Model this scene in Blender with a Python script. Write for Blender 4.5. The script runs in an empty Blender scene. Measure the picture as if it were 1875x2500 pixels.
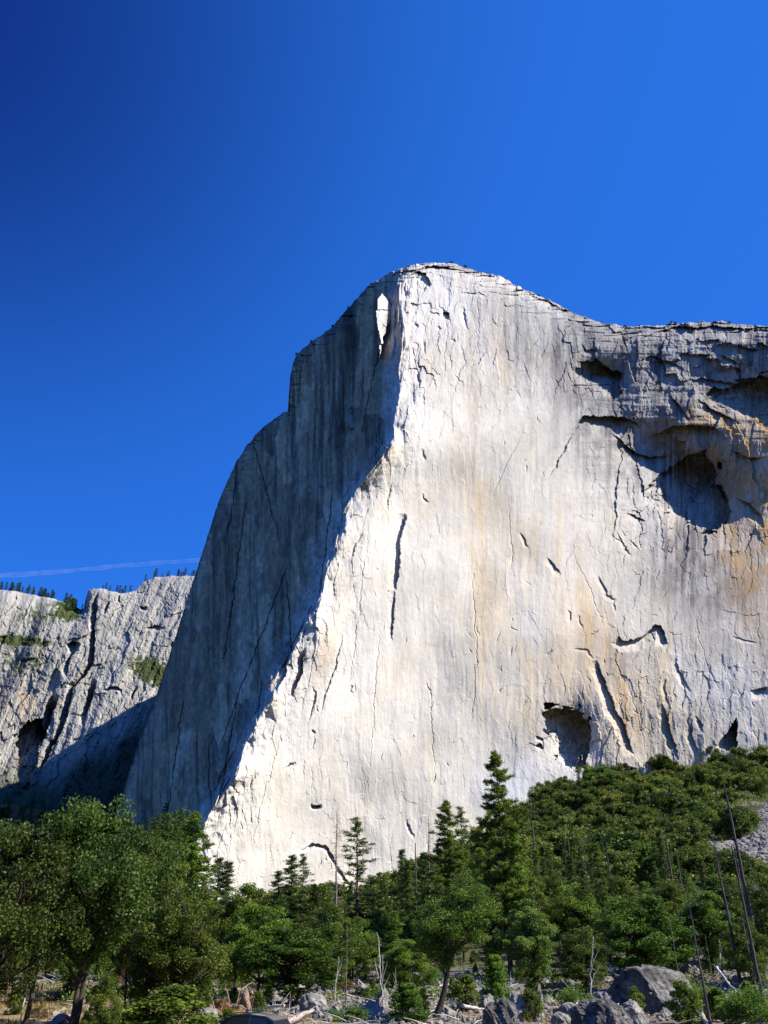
import bpy, bmesh, math, random
import numpy as np
from mathutils import Vector, Matrix, Quaternion

# ------------------------------------------------------------------ camera, sky, sun, exposure
SC = bpy.context.scene
COL = SC.collection
PITCH = math.radians(29.0)
EYE = 5.0
F = 1875.0                                     # focal length in photograph pixels
cd = bpy.data.cameras.new("camera")
cd.sensor_fit = 'VERTICAL'
cd.sensor_height = 36.0
cd.lens = 36.0 * F / 2500.0
cd.clip_start = 0.5
cd.clip_end = 60000.0
cam = bpy.data.objects.new("camera", cd)
COL.objects.link(cam)
cam.location = (0, 0, EYE)
cam.rotation_euler = (math.radians(90) + PITCH, 0, 0)
SC.camera = cam

SUN_EL = math.radians(41.0)
SUN_TH = math.radians(11.0)                    # how far behind the viewer's right shoulder
SVEC = Vector((math.cos(SUN_TH) * math.cos(SUN_EL), -math.sin(SUN_TH) * math.cos(SUN_EL), math.sin(SUN_EL)))
W = bpy.data.worlds.new("World")
SC.world = W
W.use_nodes = True
wn = W.node_tree.nodes
wl = W.node_tree.links
wn.clear()
sky = wn.new("ShaderNodeTexSky")
sky.sky_type = 'NISHITA'
sky.sun_disc = False
sky.sun_elevation = SUN_EL
sky.sun_rotation = math.radians(90) + SUN_TH
sky.altitude = 1300
sky.air_density = 1.0
sky.dust_density = 0.0
sky.ozone_density = 3.0
tint = wn.new("ShaderNodeMix")
tint.data_type = 'RGBA'
tint.blend_type = 'MULTIPLY'
tint.inputs['Factor'].default_value = 1.0
tint.inputs['B'].default_value = (0.172, 0.97, 3.35, 1)
wbg = wn.new("ShaderNodeBackground")
wbg.inputs['Strength'].default_value = 0.08
wout = wn.new("ShaderNodeOutputWorld")
gam = wn.new("ShaderNodeGamma")
gam.inputs['Gamma'].default_value = 0.38
wl.new(sky.outputs[0], gam.inputs['Color'])
wl.new(gam.outputs[0], tint.inputs['A'])
# the deepest blue lies in the polarised part of the sky, high up and away from the sun
wtc = wn.new("ShaderNodeTexCoord")
wdot = wn.new("ShaderNodeVectorMath")
wdot.operation = 'DOT_PRODUCT'
wdot.inputs[1].default_value = Vector((-0.46, 0.38, 0.80)).normalized()
wmr = wn.new("ShaderNodeMapRange")
wmr.inputs['From Min'].default_value = 0.70
wmr.inputs['From Max'].default_value = 1.0
wpw = wn.new("ShaderNodeMath")
wpw.operation = 'POWER'
wpw.inputs[1].default_value = 2.8
wdk = wn.new("ShaderNodeMix")
wdk.data_type = 'RGBA'
wdk.blend_type = 'MULTIPLY'
wdk.inputs['B'].default_value = (0.26, 0.22, 0.36, 1)
wl.new(wtc.outputs['Generated'], wdot.inputs[0])
wl.new(wdot.outputs['Value'], wmr.inputs['Value'])
wl.new(wmr.outputs[0], wpw.inputs[0])
wl.new(wpw.outputs[0], wdk.inputs['Factor'])
wl.new(tint.outputs['Result'], wdk.inputs['A'])
wl.new(wdk.outputs['Result'], wbg.inputs['Color'])
wl.new(wbg.outputs[0], wout.inputs['Surface'])

sd = bpy.data.lights.new("sun", 'SUN')
sd.energy = 5.0
sd.angle = math.radians(0.5)
sd.color = (1.0, 0.945, 0.86)
so = bpy.data.objects.new("sun", sd)
COL.objects.link(so)
so.rotation_euler = SVEC.to_track_quat('Z', 'Y').to_euler()
so.location = (300, -100, 400)

SC.view_settings.view_transform = 'Standard'
SC.view_settings.look = 'None'
SC.view_settings.exposure = 0.95
SC.view_settings.gamma = 1.0
try:
    SC.cycles.max_bounces = 6
    SC.cycles.diffuse_bounces = 3
    SC.cycles.transparent_max_bounces = 6
    SC.cycles.use_denoising = True
except Exception:
    pass

# ------------------------------------------------------------------ geometry of the view, noise
CP, SP = math.cos(PITCH), math.sin(PITCH)


def pdir(px, py):
    xn = (np.asarray(px, float) - 937.5) / F
    yn = (1250.0 - np.asarray(py, float)) / F
    return xn, CP - yn * SP, SP + yn * CP


def at(px, py, D):
    """World point seen at photograph position (px, py), D metres away on the map."""
    x, y, z = pdir(px, py)
    k = np.asarray(D, float) / np.sqrt(x * x + y * y)
    return x * k, y * k, EYE + z * k


def proj(x, y, z):
    z = z - EYE
    f = y * CP + z * SP
    u = -y * SP + z * CP
    return 937.5 + F * x / f, 1250 - F * u / f


def az_of(px, py=2150):
    x, y, z = pdir(px, py)
    return np.degrees(np.arctan2(x, y))


def elev_tan(px, py):
    x, y, z = pdir(px, py)
    return z / np.sqrt(x * x + y * y)


def _h(ix, iy, seed):
    n = (ix.astype(np.int64) * 374761393 + iy.astype(np.int64) * 668265263 + seed * 1442695041) & 0x7fffffff
    n = ((n ^ (n >> 13)) * 1274126177) & 0x7fffffff
    n = ((n ^ (n >> 16)) * 1911520717) & 0x7fffffff
    return ((n ^ (n >> 15)) & 0xffffff) / float(0xffffff)


def vn(x, y, seed=0):
    ix = np.floor(x)
    iy = np.floor(y)
    fx = x - ix
    fy = y - iy
    fx = fx * fx * fx * (fx * (fx * 6 - 15) + 10)
    fy = fy * fy * fy * (fy * (fy * 6 - 15) + 10)
    ix = ix.astype(np.int64)
    iy = iy.astype(np.int64)
    a = _h(ix, iy, seed)
    b = _h(ix + 1, iy, seed)
    c = _h(ix, iy + 1, seed)
    d = _h(ix + 1, iy + 1, seed)
    return ((a + (b - a) * fx) * (1 - fy) + (c + (d - c) * fx) * fy) * 2 - 1


def fbm(x, y, o=4, seed=0, g=0.5):
    s = 0
    a = 1.0
    t = 0
    for k in range(o):
        s = s + a * vn(x * 2 ** k, y * 2 ** k, seed + k * 17)
        t += a
        a *= g
    return s / t


def plates(x, y, seed, tilt=1.2, step=1.0):
    """Slabs of rock: each cell has its own offset and tilt, with a sharp step at its edge."""
    ix = np.floor(x).astype(np.int64)
    iy = np.floor(y).astype(np.int64)
    best = np.full(x.shape, 9.0)
    off = np.zeros(x.shape)
    for dx in (-1, 0, 1):
        for dy in (-1, 0, 1):
            cx = ix + dx
            cy = iy + dy
            qx = cx + 0.1 + 0.8 * _h(cx, cy, seed)
            qy = cy + 0.1 + 0.8 * _h(cx, cy, seed + 1)
            d = np.abs(x - qx) * 0.9 + np.abs(y - qy) * 0.8 + 0.35 * np.hypot(x - qx, y - qy)
            v = (_h(cx, cy, seed + 2) * 2 - 1) * step + (x - qx) * (_h(cx, cy, seed + 3) * 2 - 1) * tilt + (y - qy) * (_h(cx, cy, seed + 4) * 2 - 1) * tilt
            m = d < best
            off = np.where(m, v, off)
            best = np.where(m, d, best)
    return off


def blob(px, py, cx, cy, rx, ry, rot=0):
    c, s = math.cos(math.radians(rot)), math.sin(math.radians(rot))
    u = ((px - cx) * c + (py - cy) * s) / rx
    v = (-(px - cx) * s + (py - cy) * c) / ry
    return np.exp(-(u * u + v * v))


def sstep(a, b, x):
    t = np.clip((x - a) / (b - a), 0, 1)
    return t * t * (3 - 2 * t)


# ------------------------------------------------------------------ linking and tagging helpers
def mesh_np(name, V, Fc, mat=None, parent=None, smooth=False, cols=None, tint=None):
    """One mesh object from arrays; Fc is (M,4) or (M,3), or a list of such arrays."""
    me = bpy.data.meshes.new(name)
    V = np.asarray(V, np.float32)
    Fl = Fc if isinstance(Fc, list) else [Fc]
    Fl = [np.asarray(f, np.int32) for f in Fl if len(f)]
    me.vertices.add(len(V))
    me.vertices.foreach_set("co", V.ravel())
    loops = np.concatenate([f.ravel() for f in Fl])
    tot = np.concatenate([np.full(len(f), f.shape[1], np.int32) for f in Fl])
    start = np.concatenate([[0], np.cumsum(tot)[:-1]]).astype(np.int32)
    me.loops.add(len(loops))
    me.loops.foreach_set("vertex_index", loops)
    me.polygons.add(len(tot))
    me.polygons.foreach_set("loop_start", start)
    me.polygons.foreach_set("loop_total", tot)
    me.polygons.foreach_set("use_smooth", np.full(len(tot), bool(smooth)))
    if cols is not None:
        a = me.attributes.new("Col", 'FLOAT_COLOR', 'POINT')
        c4 = np.ones((len(V), 4), np.float32)
        c4[:, :3] = cols
        a.data.foreach_set("color", c4.ravel())
    if tint is not None:
        a = me.attributes.new("tint", 'FLOAT', 'POINT')
        a.data.foreach_set("value", np.asarray(tint, np.float32))
    me.update()
    me.validate()
    if mat is not None:
        me.materials.append(mat)
    o = bpy.data.objects.new(name, me)
    COL.objects.link(o)
    if parent is not None:
        o.parent = parent
    return o


def tag(o, label=None, cat=None, group=None, kind=None):
    for k, v in (("label", label), ("category", cat), ("group", group), ("kind", kind)):
        if v:
            o[k] = v
    return o


def empty(name):
    o = bpy.data.objects.new(name, None)
    o.empty_display_size = 0.2
    COL.objects.link(o)
    return o


def copy_tree(o, parent=None):
    c = o.copy()
    COL.objects.link(c)
    if parent is not None:
        c.parent = parent
    for ch in list(o.children):
        copy_tree(ch, c)
    return c


_used = set()


def place(proto, name_first=None):
    """The first call gives the proto itself, later calls a copy with copied parts."""
    if proto.name not in _used:
        _used.add(proto.name)
        return proto
    return copy_tree(proto)


# ------------------------------------------------------------------ materials
def new_mat(name):
    m = bpy.data.materials.new(name)
    m.use_nodes = True
    nt = m.node_tree
    nt.nodes.clear()
    out = nt.nodes.new("ShaderNodeOutputMaterial")
    return m, nt.nodes, nt.links, out


def rock_mat(name, bump=0.35, scales=(0.06, 0.4), base=None, var=0.25, bdist=1.0):
    m, N, L, out = new_mat(name)
    b = N.new("ShaderNodeBsdfPrincipled")
    b.inputs['Roughness'].default_value = 0.92
    b.inputs['Specular IOR Level'].default_value = 0.15
    tc = N.new("ShaderNodeTexCoord")
    n1 = N.new("ShaderNodeTexNoise")
    n1.inputs['Scale'].default_value = scales[0]
    n1.inputs['Detail'].default_value = 8
    n1.inputs['Roughness'].default_value = 0.62
    n2 = N.new("ShaderNodeTexNoise")
    n2.inputs['Scale'].default_value = scales[1]
    n2.inputs['Detail'].default_value = 6
    n2.inputs['Roughness'].default_value = 0.65
    L.new(tc.outputs['Object'], n1.inputs['Vector'])
    L.new(tc.outputs['Object'], n2.inputs['Vector'])
    if base is None:
        at_ = N.new("ShaderNodeAttribute")
        at_.attribute_name = "Col"
        src = at_.outputs['Color']
    else:
        rgb = N.new("ShaderNodeRGB")
        rgb.outputs[0].default_value = (*base, 1)
        src = rgb.outputs[0]
    r = N.new("ShaderNodeMapRange")
    r.inputs['From Min'].default_value = 0.3
    r.inputs['From Max'].default_value = 0.7
    r.inputs['To Min'].default_value = 1 - var
    r.inputs['To Max'].default_value = 1 + var * 0.6
    L.new(n1.outputs['Fac'], r.inputs['Value'])
    r2 = N.new("ShaderNodeMapRange")
    r2.inputs['From Min'].default_value = 0.35
    r2.inputs['From Max'].default_value = 0.65
    r2.inputs['To Min'].default_value = 1 - var * 0.8
    r2.inputs['To Max'].default_value = 1 + var * 0.4
    L.new(n2.outputs['Fac'], r2.inputs['Value'])
    mu = N.new("ShaderNodeMath")
    mu.operation = 'MULTIPLY'
    L.new(r.outputs[0], mu.inputs[0])
    L.new(r2.outputs[0], mu.inputs[1])
    vm = N.new("ShaderNodeVectorMath")
    vm.operation = 'SCALE'
    L.new(src, vm.inputs[0])
    L.new(mu.outputs[0], vm.inputs['Scale'])
    L.new(vm.outputs[0], b.inputs['Base Color'])
    bp = N.new("ShaderNodeBump")
    bp.inputs['Strength'].default_value = bump
    bp.inputs['Distance'].default_value = bdist
    L.new(n2.outputs['Fac'], bp.inputs['Height'])
    L.new(bp.outputs[0], b.inputs['Normal'])
    L.new(b.outputs[0], out.inputs['Surface'])
    return m


def leaf_mat(name, dark, light, trans=0.38, rnd=0.35):
    m, N, L, out = new_mat(name)
    at_ = N.new("ShaderNodeAttribute")
    at_.attribute_name = "tint"
    mix = N.new("ShaderNodeMix")
    mix.data_type = 'RGBA'
    mix.inputs['A'].default_value = (*dark, 1)
    mix.inputs['B'].default_value = (*light, 1)
    L.new(at_.outputs['Fac'], mix.inputs['Factor'])
    oi = N.new("ShaderNodeObjectInfo")
    hs = N.new("ShaderNodeHueSaturation")
    r1 = N.new("ShaderNodeMapRange")
    r1.inputs['To Min'].default_value = 0.5 - 0.016
    r1.inputs['To Max'].default_value = 0.5 + 0.016
    L.new(oi.outputs['Random'], r1.inputs['Value'])
    L.new(r1.outputs[0], hs.inputs['Hue'])
    r2 = N.new("ShaderNodeMapRange")
    r2.inputs['To Min'].default_value = 1 - rnd
    r2.inputs['To Max'].default_value = 1 + rnd
    w = N.new("ShaderNodeMath")
    w.operation = 'FRACT'
    mm = N.new("ShaderNodeMath")
    mm.operation = 'MULTIPLY'
    mm.inputs[1].default_value = 7.31
    L.new(oi.outputs['Random'], mm.inputs[0])
    L.new(mm.outputs[0], w.inputs[0])
    L.new(w.outputs[0], r2.inputs['Value'])
    L.new(r2.outputs[0], hs.inputs['Value'])
    L.new(mix.outputs['Result'], hs.inputs['Color'])
    b = N.new("ShaderNodeBsdfPrincipled")
    b.inputs['Roughness'].default_value = 0.55
    b.inputs['Specular IOR Level'].default_value = 0.25
    L.new(hs.outputs[0], b.inputs['Base Color'])
    tr = N.new("ShaderNodeBsdfTranslucent")
    L.new(hs.outputs[0], tr.inputs['Color'])
    ms = N.new("ShaderNodeMixShader")
    ms.inputs[0].default_value = trans
    L.new(b.outputs[0], ms.inputs[1])
    L.new(tr.outputs[0], ms.inputs[2])
    L.new(ms.outputs[0], out.inputs['Surface'])
    return m


def bark_mat(name, c1, c2, scale=6.0, stretch=0.15, bump=0.5):
    m, N, L, out = new_mat(name)
    tc = N.new("ShaderNodeTexCoord")
    mp = N.new("ShaderNodeMapping")
    mp.inputs['Scale'].default_value = (1, 1, stretch)
    n = N.new("ShaderNodeTexNoise")
    n.inputs['Scale'].default_value = scale
    n.inputs['Detail'].default_value = 7
    n.inputs['Roughness'].default_value = 0.7
    L.new(tc.outputs['Object'], mp.inputs['Vector'])
    L.new(mp.outputs[0], n.inputs['Vector'])
    cr = N.new("ShaderNodeValToRGB")
    cr.color_ramp.elements[0].position = 0.35
    cr.color_ramp.elements[0].color = (*c1, 1)
    cr.color_ramp.elements[1].position = 0.65
    cr.color_ramp.elements[1].color = (*c2, 1)
    L.new(n.outputs['Fac'], cr.inputs[0])
    b = N.new("ShaderNodeBsdfPrincipled")
    b.inputs['Roughness'].default_value = 0.9
    b.inputs['Specular IOR Level'].default_value = 0.15
    L.new(cr.outputs[0], b.inputs['Base Color'])
    bp = N.new("ShaderNodeBump")
    bp.inputs['Strength'].default_value = bump
    bp.inputs['Distance'].default_value = 0.05
    L.new(n.outputs['Fac'], bp.inputs['Height'])
    L.new(bp.outputs[0], b.inputs['Normal'])
    L.new(b.outputs[0], out.inputs['Surface'])
    return m


def plain_mat(name, c, rough=0.4, metal=0.0, emit=None, trans=0.0):
    m, N, L, out = new_mat(name)
    b = N.new("ShaderNodeBsdfPrincipled")
    b.inputs['Base Color'].default_value = (*c, 1)
    b.inputs['Roughness'].default_value = rough
    b.inputs['Metallic'].default_value = metal
    if trans:
        b.inputs['Transmission Weight'].default_value = trans
    L.new(b.outputs[0], out.inputs['Surface'])
    return m


M = {}
M['granite'] = rock_mat("granite", bump=0.22, scales=(0.012, 0.16), var=0.10, bdist=2.0)
M['far_granite'] = rock_mat("far_granite", bump=0.6, scales=(0.008, 0.06), var=0.16, bdist=5)
M['ground'] = rock_mat("ground", bump=0.6, scales=(0.12, 1.2), var=0.35, bdist=0.4)
M['boulder'] = rock_mat("boulder", bump=1.0, scales=(0.9, 6.0), base=(0.29, 0.272, 0.24), var=0.5, bdist=0.15)
M['boulder_dark'] = rock_mat("boulder_dark", bump=1.0, scales=(0.9, 6.0), base=(0.165, 0.155, 0.138), var=0.9, bdist=0.2)
M['rubble'] = rock_mat("rubble", bump=0.3, scales=(0.8, 5.0), base=(0.24, 0.225, 0.20), var=0.5, bdist=0.1)
M['oak_leaf'] = leaf_mat("oak_leaf", (0.022, 0.046, 0.007), (0.105, 0.160, 0.020))
M['olive_leaf'] = leaf_mat("olive_leaf", (0.034, 0.064, 0.008), (0.165, 0.228, 0.027))
M['green_leaf'] = leaf_mat("green_leaf", (0.034, 0.076, 0.008), (0.175, 0.270, 0.028))
M['lime_leaf'] = leaf_mat("lime_leaf", (0.05, 0.11, 0.015), (0.20, 0.27, 0.05), rnd=0.2)
M['pine_leaf'] = leaf_mat("pine_leaf", (0.024, 0.052, 0.008), (0.105, 0.165, 0.022), trans=0.3)
M['bright_pine'] = leaf_mat("bright_pine", (0.040, 0.086, 0.008), (0.210, 0.310, 0.030), trans=0.4, rnd=0.15)
M['hill_leaf'] = leaf_mat("hill_leaf", (0.050, 0.078, 0.012), (0.215, 0.250, 0.038), rnd=0.4)
M['dry_leaf'] = leaf_mat("dry_leaf", (0.10, 0.06, 0.02), (0.32, 0.20, 0.06), rnd=0.3)
M['grass'] = leaf_mat("dry_grass", (0.22, 0.15, 0.05), (0.50, 0.38, 0.13), rnd=0.1)
M['bark'] = bark_mat("bark", (0.018, 0.014, 0.011), (0.075, 0.06, 0.048))
M['pine_bark'] = bark_mat("pine_bark", (0.04, 0.026, 0.018), (0.14, 0.10, 0.075))
M['burnt'] = bark_mat("burnt_wood", (0.022, 0.020, 0.019), (0.13, 0.11, 0.10), scale=3)
M['dead'] = bark_mat("dead_wood", (0.09, 0.075, 0.065), (0.26, 0.22, 0.19), scale=4)
M['bleached'] = bark_mat("bleached_wood", (0.25, 0.23, 0.21), (0.58, 0.55, 0.51), scale=5)
M['log'] = bark_mat("log_wood", (0.16, 0.13, 0.11), (0.44, 0.39, 0.35), scale=5, stretch=1)
M['brown_log'] = bark_mat("brown_log_wood", (0.10, 0.06, 0.04), (0.30, 0.21, 0.15), scale=5, stretch=1)

# ------------------------------------------------------------------ the great granite cliff
SKY_X = [262, 285, 305, 340, 390, 452, 486, 510, 531, 553, 576, 600, 627, 655, 690, 704, 706, 709, 716, 724, 745, 780, 808, 836, 865, 893, 915, 938, 962, 990, 1028, 1070, 1113, 1150, 1180, 1221, 1260, 1300, 1356, 1412, 1470, 1514, 1590, 1640, 1673, 1720, 1763, 1820, 1875, 2000, 2150]
SKY_Y = [2040, 1985, 1920, 1808, 1672, 1481, 1373, 1300, 1232, 1180, 1130, 1092, 1057, 1033, 1010, 1000, 960, 915, 885, 865, 845, 822, 800, 768, 735, 702, 688, 672, 662, 650, 643, 643, 645, 658, 665, 673, 697, 715, 740, 769, 786, 797, 795, 790, 789, 785, 784, 792, 797, 800, 800]
RG_Y = [600, 645, 690, 723, 800, 900, 1000, 1062, 1120, 1160, 1220, 1280, 1345, 1410, 1480, 1560, 1650, 1720, 1797, 1900, 2000, 2100, 2200, 2400]
RG_X = [1010, 1000, 985, 983, 984, 980, 975, 968, 935, 898, 858, 842, 822, 800, 772, 738, 690, 652, 612, 566, 512, 462, 415, 330]
RD_Y = [560, 645, 723, 900, 1062, 1220, 1345, 1480, 1650, 1797, 2000, 2150, 2400]
RD_D = [865, 835, 805, 765, 722, 685, 662, 640, 615, 595, 575, 560, 535]
rng = np.random.default_rng(11)


def resample(xs, ys, step):
    xs = np.array(xs, float)
    ys = np.array(ys, float)
    s = np.concatenate([[0], np.cumsum(np.hypot(np.diff(xs), np.diff(ys)))])
    t = np.linspace(0, s[-1], int(s[-1] / step) + 1)
    return np.interp(t, s, xs), np.interp(t, s, ys), t


class Relief:
    """A rock wall: columns along its skyline, rows down to its foot, each vertex at its own real distance."""

    def __init__(self, sx, sy, step, nrow, ybot, rough, seed):
        x, y, t = resample(sx, sy, step)
        y = y + rough * fbm(t / 26.0, t * 0 + 3.3, 4, seed) + rough * 0.5 * np.round(fbm(t / 11.0, t * 0 + 7.7, 2, seed + 5) * 2)
        self.x = x
        self.y0 = y
        v = np.linspace(0, 1, nrow) ** 1.05
        self.PX = np.repeat(x[:, None], nrow, 1)
        self.PY = y[:, None] + (ybot - y)[:, None] * v[None, :]
        dxds = np.abs(np.gradient(x)) / np.maximum(1e-6, np.hypot(np.gradient(x), np.gradient(y)))
        dxds = np.convolve(np.pad(dxds, 6, mode='edge'), np.ones(13) / 13, 'valid')
        # distance from the skyline, measured over the neighbouring columns
        E = self.PY - y[:, None]
        nc = len(x)
        for k in range(-64, 65, 2):
            j = np.clip(np.arange(nc) + k, 0, nc - 1)
            E = np.minimum(E, np.hypot((x[j] - x)[:, None], self.PY - y[j][:, None]))
        self.EDGE = np.maximum(E, 0)
        self.WX = self.PX + 5.0 * fbm(self.PX / 30, self.PY / 30, 3, seed + 31) + 2.4 * fbm(self.PX / 7, self.PY / 7, 2, seed + 33)
        self.WY = self.PY + 5.0 * fbm(self.PX / 30, self.PY / 30, 3, seed + 41) + 2.4 * fbm(self.PX / 7, self.PY / 7, 2, seed + 43)
        self.RX = self.PX + 9 * plates(self.PX / 38, self.PY / 44, seed + 51) + 2.5 * plates(self.PX / 13, self.PY / 16, seed + 55) + 2.5 * fbm(self.PX / 8, self.PY / 9, 2, seed + 53, 0.6)
        self.RY = self.PY + 9 * plates(self.PX / 44, self.PY / 36, seed + 61) + 2.5 * plates(self.PX / 15, self.PY / 12, seed + 65) + 2.5 * fbm(self.PX / 8, self.PY / 9, 2, seed + 63, 0.6)
        self.LEDGE = plates(self.PX / 24, self.PY / 18, seed + 71) + 0.5 * plates(self.PX / 9, self.PY / 12, seed + 81)
        self.D = np.zeros_like(self.PX)

    def _window(self, pts, pad, rag=1.0):
        p = np.array(pts, float)
        pad = pad + 25
        m = (self.WX > p[:, 0].min() - pad) & (self.WX < p[:, 0].max() + pad) & (self.WY > p[:, 1].min() - pad) & (self.WY < p[:, 1].max() + pad)
        return np.nonzero(m.ravel())[0], p

    def step(self, pts, depth, L, taper=0.3, sharp=1.0):
        """A roof (points left to right: the wall below is set back) or corner (points top to bottom: the wall to its left is)."""
        idx, p = self._window(pts, L + 3)
        if len(idx) == 0:
            return
        X = self.WX.ravel()[idx]
        Y = self.WY.ravel()[idx]
        seg = np.diff(p, axis=0)
        ln = np.hypot(seg[:, 0], seg[:, 1])
        cum = np.concatenate([[0], np.cumsum(ln)])
        bd = np.full(X.shape, 1e9)
        bs = np.zeros(X.shape)
        bt = np.zeros(X.shape)
        for k in range(len(seg)):
            dx, dy = seg[k] / ln[k]
            rx = X - p[k, 0]
            ry = Y - p[k, 1]
            u = np.clip(rx * dx + ry * dy, 0, ln[k])
            d = np.hypot(rx - u * dx, ry - u * dy)
            s = dx * ry - dy * rx
            m = d < bd
            bd = np.where(m, d, bd)
            bs = np.where(m, s, bs)
            bt = np.where(m, (cum[k] + u) / cum[-1], bt)
        w = np.clip(np.minimum(bt, 1 - bt) / taper, 0, 1)
        a = np.where(bs > 0, np.clip(bd / sharp, 0, 1) * np.clip(1 - bd / L, 0, 1), 0)
        self.D.ravel()[idx] += depth * w * a

    def recess(self, pts, depth, toward, low=0.05, power=1.0):
        """A hollow with a flat sloping back, deepest on the side that TOWARD (dx, dy in the picture) points to."""
        idx, p = self._window(pts, 3)
        rag = np.clip((p[:, 0].max() - p[:, 0].min()) / 110.0, 0.12, 1.0) if depth > 0 else 0.22
        X = (self.PX + (self.RX - self.PX) * rag).ravel()[idx]
        Y = (self.PY + (self.RY - self.PY) * rag).ravel()[idx]
        ins = np.zeros(X.shape, bool)
        n = len(p)
        for k in range(n):
            x1, y1 = p[k]
            x2, y2 = p[(k + 1) % n]
            c = ((y1 > Y) != (y2 > Y)) & (X < (x2 - x1) * (Y - y1) / (y2 - y1 + 1e-9) + x1)
            ins ^= c
        t = np.array(toward, float)
        t /= np.hypot(*t)
        q = X * t[0] + Y * t[1]
        pq = p @ t
        r = np.clip((q - pq.min()) / (pq.max() - pq.min()), 0, 1)
        r = np.clip(r + (0.055 * self.LEDGE.ravel()[idx] * np.clip(r * 5, 0, 1) if depth > 20 else 0), 0, 1.2) ** power
        self.D.ravel()[idx] += np.where(ins, depth * (low + (1 - low) * r), 0)
        return idx[ins]

    def build(self, name, mat, cols, back):
        PX, PY, D = self.PX, self.PY, self.D
        x, y, z = at(PX, PY, D)
        nc, nr = PX.shape
        # behind the skyline the mountain goes on: rows running back at about the same height
        bx, by, bz = [], [], []
        r0 = np.hypot(x[:, 0], y[:, 0])
        for k, b in enumerate(back):
            f = (r0 + b) / r0
            bx.append(x[:, 0] * f)
            by.append(y[:, 0] * f)
            bz.append(z[:, 0] - 0.10 * b + 2.0 * vn(self.x / 9.0, self.x * 0 + k, 77))
        bx, by, bz = [np.stack(q[::-1], 1) for q in (bx, by, bz)]
        x = np.concatenate([bx, x], 1)
        y = np.concatenate([by, y], 1)
        z = np.concatenate([bz, z], 1)
        cols = np.concatenate([np.repeat(cols[:, :1], len(back), 1), cols], 1)
        nr += len(back)
        V = np.stack([x, y, z], -1).reshape(-1, 3)
        i = np.arange(nc - 1)[:, None] * nr + np.arange(nr - 1)[None, :]
        Fc = np.stack([i, i + 1, i + nr + 1, i + nr], -1).reshape(-1, 4)
        return mesh_np(name, V, Fc, mat, smooth=False, cols=cols.reshape(-1, 3))


R = Relief(SKY_X, SKY_Y, 1.7, 1020, 2330, 3.4, 3)
PX, PY = R.PX, R.PY
rgy = np.arange(560.0, 2450.0, 2.0)
rgx = np.convolve(np.pad(np.interp(rgy, RG_Y, RG_X), 10, mode='edge'), np.ones(21) / 21, 'valid')
rgx = np.convolve(np.pad(rgx, 15, mode='edge'), np.ones(31) / 31, 'valid')
xr0 = np.interp(PY, rgy, rgx)
xs_ = np.pad(np.interp(rgy, RG_Y, RG_X), 240, mode='edge')
gk = np.exp(-0.5 * (np.arange(-240, 241) / 62.0) ** 2)
XS = np.interp(PY, rgy, np.convolve(xs_, gk / gk.sum(), 'valid'))
xr = xr0 + (15 * fbm(PY / 60 + PX / 90, PX / 70 - PY / 300, 4, 21, 0.55) + 3 * plates(PX / 24, PY / 70, 9)) * np.exp(-np.abs(PX - xr0) / 45.0)
Dr = np.interp(PY, rgy, np.convolve(np.pad(np.interp(rgy, RD_Y, RD_D), 60, mode='edge'), np.ones(121) / 121, 'valid'))
dl = np.maximum(xr - PX, 0)
dr = np.maximum(PX - xr, 0)
SW = sstep(0, 8, dl)                            # 1 on the shaded face
lowr = sstep(900, 1900, PY)
ridge_soft = 10.0 * (1 - lowr * 0.3)
# the shaded face is one smooth slanting sheet; the lit face meets it along the ragged ridge
SWM = 0.66
at_ridge = SWM * (XS - xr)
R.D = Dr + np.where(PX < xr, SWM * (XS - PX), at_ridge * np.exp(-dr / 130.0) + (0.30 - 0.09 * lowr) * (np.sqrt(dr * dr + ridge_soft ** 2) - ridge_soft))
# rounded skyline on the shaded flank, sloping summit cap elsewhere
flank = sstep(735, 690, PX) * (1 - 0.9 * np.exp(-((PX - 625) / 70) ** 2))
R.D += flank * 55 * np.exp(-R.EDGE / 14.0)
cap = (1 - flank) * np.exp(-np.maximum(R.EDGE, 0) / 16.0)
R.D += 34 * cap + 9 * cap * plates(PX / 45, PY / 7, 61)
# the great bay in the right-hand wall
R.D += 38 * blob(PX, PY, 1700, 1130, 260, 260) + 22 * blob(PX, PY, 1480, 1010, 170, 200)
R.D += -16 * blob(PX, PY, 1330, 1350, 190, 330)
# broad undulation, ribs, slabs, grain
rough = 0.17 + 1.3 * blob(PX, PY, 1680, 1200, 170, 140) + 0.9 * blob(PX, PY, 1400, 1800, 85, 95) + 0.9 * sstep(1350, 1650, PX) * sstep(1550, 1200, PY) + 0.5 * sstep(1380, 1600, PX) * sstep(1400, 1700, PY) + 0.5 * sstep(1100, 900, PY) * (1 - SW) + 0.55 * np.exp(-np.abs(PX - xr) / 55.0)
R.D += 7 * fbm(PX / 210, PY / 330, 3, 51)
rib = fbm(PX / 26 + 0.35 * fbm(PX / 90, PY / 140, 2, 5), PY / 330, 4, 71, 0.6)
R.D += rib * (3.4 * SW + 0.7 * (1 - SW))
strat = fbm(PX / 90, PY / 11, 3, 81)
R.D += strat * 2.2 * sstep(1330, 1560, PX) * sstep(1450, 1000, PY)
near = np.exp(-dl / 34.0) * SW
R.D -= 12 * near * np.clip(fbm((PX - xr0) / 9.0 + fbm(PX / 40, PY / 60, 2, 7), PY / 85, 3, 203) * 1.6, 0, 1)
pl1 = plates(R.WX / 56 + 0.2 * fbm(PX / 60, PY / 60, 2, 3), R.WY / 150, 101, 2.6, 0.5)
pl2 = plates(R.WX / 17, R.WY / 50, 131, 2.0, 0.6)
pl3 = plates(R.WX / 7, R.WY / 20, 171)
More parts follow.
